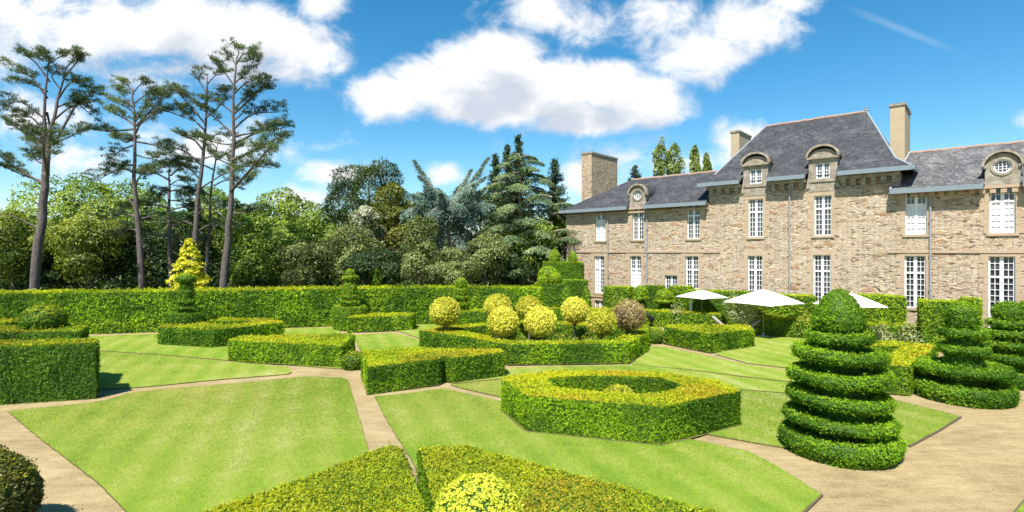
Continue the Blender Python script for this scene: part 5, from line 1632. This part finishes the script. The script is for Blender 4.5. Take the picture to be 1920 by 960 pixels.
# golden conifer: drooping sprays in a cone
def golden_conifer():
    f = np.random.default_rng(77); D = 38.5; X = (355 - 960) * D / 1000; H = 5 - (448 - HZ) * D / 1000
    t = thing('golden_conifer', 'bright golden conifer shaped like a shaggy cone behind the back hedge', 'tree', (X, D, 0))
    P, Nn = [], []
    for k in range(190):
        z = H * (0.06 + .92 * f.random() ** .85); rmax = (1 - z / H) ** .8 * 2.35 + .12; a = f.random() * 6.283
        o = np.array((math.cos(a), math.sin(a), 0)); ln = rmax * (.75 + .35 * f.random()); m = int(60 * (.5 + ln / 2))
        u = f.random(m); lat = nrm(np.cross(o, (0, 0, 1)))
        q = o * (ln * (.45 + .55 * u))[:, None] + lat * (f.normal(size=m) * .16 * ln * .7)[:, None] + np.c_[np.zeros((m, 2)), z + .15 - .5 * u ** 2 * ln * .5 - f.random(m) * .14]
        P.append(q); Nn.append(np.tile(nrm(o + (0, 0, .5)), (m, 1)))
    P = np.concatenate(P); Nn = np.concatenate(Nn); P[:, 2] = np.maximum(P[:, 2], .1); m = len(P)
    c = TC['gold'](P * 2.5, Nn, f)
    gm = f.random(m) < .2; c[gm] = c[gm] * np.array((.45, .62, .5))
    Q = leaf_quads(P, Nn, np.full(m, .19), np.full(m, .10), f, .6, -.35, .4)
    mb = MB(); mb.add(Q, np.arange(4 * m).reshape(m, 4), 0, np.repeat(c, 4, 0)); mb.build('crown', M['tree_leaf'], t)
    mb = MB(); mb.tube([(0, 0, -.1), (0, 0, H * .5), (0, 0, H * .96)], [.16, .1, .02], 8); mb.build('trunk', M['bark'], t)


golden_conifer()


def cedar(label, px, D, ptop, pbot, wpx, kind, seed, branches, lean=None, bark='bark_pale', name='cedar_tree', droop=.5, r0=.24, top=.85, dens=340):
    """trunk with long arching branches carrying hanging sprays"""
    f = np.random.default_rng(seed)
    X = (px - 960) * D / 1000; H = 5 - (ptop - HZ) * D / 1000
    t = thing(name, label, 'tree', (X, D, 0), 0, WG)
    wood = MB(); P, Nn = [], []
    tr = [(0, 0, -.1), (lean[0] * .3 if lean else 0, 0, H * .4), (lean[0] if lean else 0, 0, H * top)]
    wood.tube(tr, [r0, r0 * .75, r0 * .25], 8)
    for (z0, a, ln, rise, dr) in branches:
        o = np.array((math.cos(a), math.sin(a), 0)); lat = np.array((-math.sin(a), math.cos(a), 0))
        u = np.linspace(0, 1, 10)
        x0 = (lean[0] * z0 / H) if lean else 0
        c = np.array((x0, 0, z0)) + o * (ln * u)[:, None] + np.c_[np.zeros((10, 2)), rise * u - dr * u ** 2.4]
        wood.tube(c, np.linspace(.09, .012, 10), 6, cap=False)
        m = int(dens * ln)
        uu = .12 + .88 * f.random(m) ** .8; i = np.clip((uu * 9).astype(int), 0, 8); w = (uu * 9 - i)[:, None]
        p = c[i] * (1 - w) + c[i + 1] * w
        spread = (.22 + .75 * np.sin(np.pi * np.clip(uu, .06, .97)) ** .7) * min(1.0, ln * .26)
        lt = f.normal(size=m) * spread * .55
        if rise > 3: spread = .85 * (1 - uu) + .10
        hang = f.random(m) ** 1.3 * droop * (.35 + .5 * spread) * ((1.7 - 1.55 * uu) if rise > 3 else (1.25 - .7 * uu)) * (.25 + 1.1 * np.abs(np.sin(uu * ln * 3.3 + a * 5)) ** 1.5)
        p = p + lat * lt[:, None] + np.c_[f.normal(size=(m, 2)) * .05, -hang - np.abs(lt) * .28 + .05]
        P.append(p); Nn.append(nrm(np.tile(o * .5 + np.array((0, 0, .9)), (m, 1)) + lat * (np.sign(lt) * .4)[:, None]))
    P = np.concatenate(P); Nn = np.concatenate(Nn); m = len(P)
    c = TC[kind](P, Nn, f)
    F = leaf_quads(P, Nn, np.full(m, .26), np.full(m, .055), f, .5, -.75, .3)
    mb = MB(); mb.add(F, np.arange(4 * m).reshape(m, 4), 0, np.repeat(c, 4, 0)); mb.build('crown', M['needle'], t)
    wood.build('trunk', M[bark], t)
    return t


f = np.random.default_rng(91)
B = [(8.3, 2.85, 3.2, 4.9, .3), (8.2, .35, 3.6, 5.3, .3), (8.6, .15, 3.2, 3.6, .8), (8.8, 3.0, 2.6, 3.3, .6), (8.4, 3.3, 3.9, 1.6, 2.0), (8.4, .1, 3.0, 1.9, 2.2), (7.6, 3.0, 4.0, .8, 2.9), (8.0, 4.3, 3.0, 2.0, 2.2), (8.2, 5.2, 3.0, 2.4, 2.2),
     (7.0, 2.5, 3.6, .6, 2.8), (7.2, .6, 2.8, .8, 2.6), (6.8, 3.8, 3.4, .4, 2.6), (8.6, 5.7, 2.8, 3.0, 1.0), (8.8, 3.9, 2.4, 2.8, 1.2), (6.4, 5.6, 2.4, .6, 2.2), (6.2, 3.2, 3.6, .3, 2.6), (8.6, .5, 2.2, 3.9, .4), (7.8, 5.9, 2.6, 1.6, 2.4),
     (8.4, 2.6, 3.4, 2.9, 1.1), (8.4, .7, 3.4, 3.0, 1.0), (8.3, 1.2, 2.6, 3.3, .6), (8.3, 2.1, 2.4, 3.0, .7), (8.2, 5.5, 3.0, 2.9, 1.0), (8.2, 3.6, 3.2, 2.7, 1.2), (8.0, 2.9, 4.2, 2.2, 1.7), (8.0, .2, 4.0, 2.6, 1.6), (8.1, 4.6, 2.6, 2.6, 1.0)]
cedar('blue-grey weeping cedar with two arms raised in a V and a bare pale trunk', 846, 45, 295, 548, 150, 'bluegrey', 701, B, lean=(-.4,), droop=2.0, top=.66, dens=520)
B = []
for k in range(44):
    u = (k + .5) / 44; z = 4.2 + u * 9.6; ln = 4.6 * (1 - u) ** .5 * (.75 + .4 * f.random()) + .8
    B.append((z, k * 2.4 + f.random() * .6, ln, ln * .42, ln * .5))
cedar('tall grey-green cedar with layered drooping boughs left of the house', 975, 48, 276, 548, 190, 'greygreen', 702, B, droop=.6, r0=.32)
B = [(5.2 + k * .75, (math.pi if k % 3 == 0 else 0) + f.normal() * .45, 3.1 - k * .12, .9, 1.1) for k in range(7)]
cedar('low grey-green cedar bough tree just left of the house roof', 1035, 46, 385, 548, 120, 'greygreen', 703, B, droop=.6, r0=.2)


def spruce(label, px, D, ptop, wpx, seed, kind='spruce', full=.55):
    f = np.random.default_rng(seed); X = (px - 960) * D / 1000; H = 5 - (ptop - HZ) * D / 1000; B = []
    t = thing('spruce_tree', label, 'tree', (X, D, 0), 0, 'dark spruce tips behind the grey-green cedar')
    P, Nn = [], []; wood = MB(); wood.tube([(0, 0, -.1), (0, 0, H * .6), (0, 0, H)], [.25, .14, .02], 7)
    n = 90
    for k in range(n):
        u = k / n; z = H * (1 - full) + u * H * full; ln = (1 - u) ** .8 * wpx * D / 2000 * (.7 + .5 * f.random()) + .12
        a = f.random() * 6.283; o = np.array((math.cos(a), math.sin(a), .35)); m = int(40 + 70 * ln)
        uu = f.random(m)[:, None]
        P.append(np.array((0, 0, z)) + o * uu * ln + f.normal(size=(m, 3)) * .12); Nn.append(np.tile(nrm(o + (0, 0, .6)), (m, 1)))
    P = np.concatenate(P); Nn = np.concatenate(Nn); m = len(P); c = TC[kind](P, Nn, f)
    Q = leaf_quads(P, Nn, np.full(m, .26), np.full(m, .08), f, .7, .3, .6)
    mb = MB(); mb.add(Q, np.arange(4 * m).reshape(m, 4), 0, np.repeat(c, 4, 0)); mb.build('crown', M['needle'], t); wood.build('trunk', M['bark'], t)


for k, (px, D, pt, w, lab) in enumerate([(972, 56, 255, 60, 'tallest dark spruce tip rising above the grey-green cedar'), (951, 57, 273, 56, 'dark spruce tip just left of the tallest one'),
                                         (929, 58, 290, 60, 'lowest dark spruce tip on the left'), (1040, 52, 300, 70, 'dark spruce right of the grey-green cedar'), (1190, 66, 312, 80, 'small dark conifer peeping over the left roof beside the stone chimney')]):
    spruce(lab, px, D, pt, w, 720 + k)

for k, (px, D, pt, w, lab) in enumerate([(1238, 78, 250, 30, 'leftmost narrow poplar behind the house roof'), (1266, 78, 251, 34, 'tall full poplar touching the leftmost one behind the roof'),
                                         (1303, 80, 268, 26, 'poplar standing apart, third from the left behind the roof'), (1325, 80, 288, 22, 'shortest poplar, nearest the pale chimney')]):
    broadleaf(lab, px, D, pt, 380, w, 'poplar', 740 + k, n=4200, L=.34, lobes=22, name='poplar_tree', group='poplars behind the house', shape=1.6)
for k, (px, D, pt, lab) in enumerate([(585, 40.5, 512, 'dark narrow cypress column behind the back hedge'), (707, 40.5, 500, 'bright green cypress column right of the two-ball tiered topiary')]):
    X = (px - 960) * D / 1000; H = 5 - (pt - HZ) * D / 1000
    t = thing('cypress_tree', lab, 'tree', (X, D, 0), 0, 'cypress columns')
    V, F = lathe_faces((0, 0), [(.2, .2), (.27, H * .4), (.22, H * .75), (.1, H * .93), (.01, H)], 14); mb = MB()
    add_clip(mb, V, F, .13, 1.6, TC['spruce'] if k == 0 else lime, 760 + k); mb.build('crown', M['leaf'], t)
    mb = MB(); mb.tube([(0, 0, -.05), (0, 0, .5)], .05, 6); mb.build('trunk', M['bark'], t)

# ground-hugging dark undergrowth of the wood
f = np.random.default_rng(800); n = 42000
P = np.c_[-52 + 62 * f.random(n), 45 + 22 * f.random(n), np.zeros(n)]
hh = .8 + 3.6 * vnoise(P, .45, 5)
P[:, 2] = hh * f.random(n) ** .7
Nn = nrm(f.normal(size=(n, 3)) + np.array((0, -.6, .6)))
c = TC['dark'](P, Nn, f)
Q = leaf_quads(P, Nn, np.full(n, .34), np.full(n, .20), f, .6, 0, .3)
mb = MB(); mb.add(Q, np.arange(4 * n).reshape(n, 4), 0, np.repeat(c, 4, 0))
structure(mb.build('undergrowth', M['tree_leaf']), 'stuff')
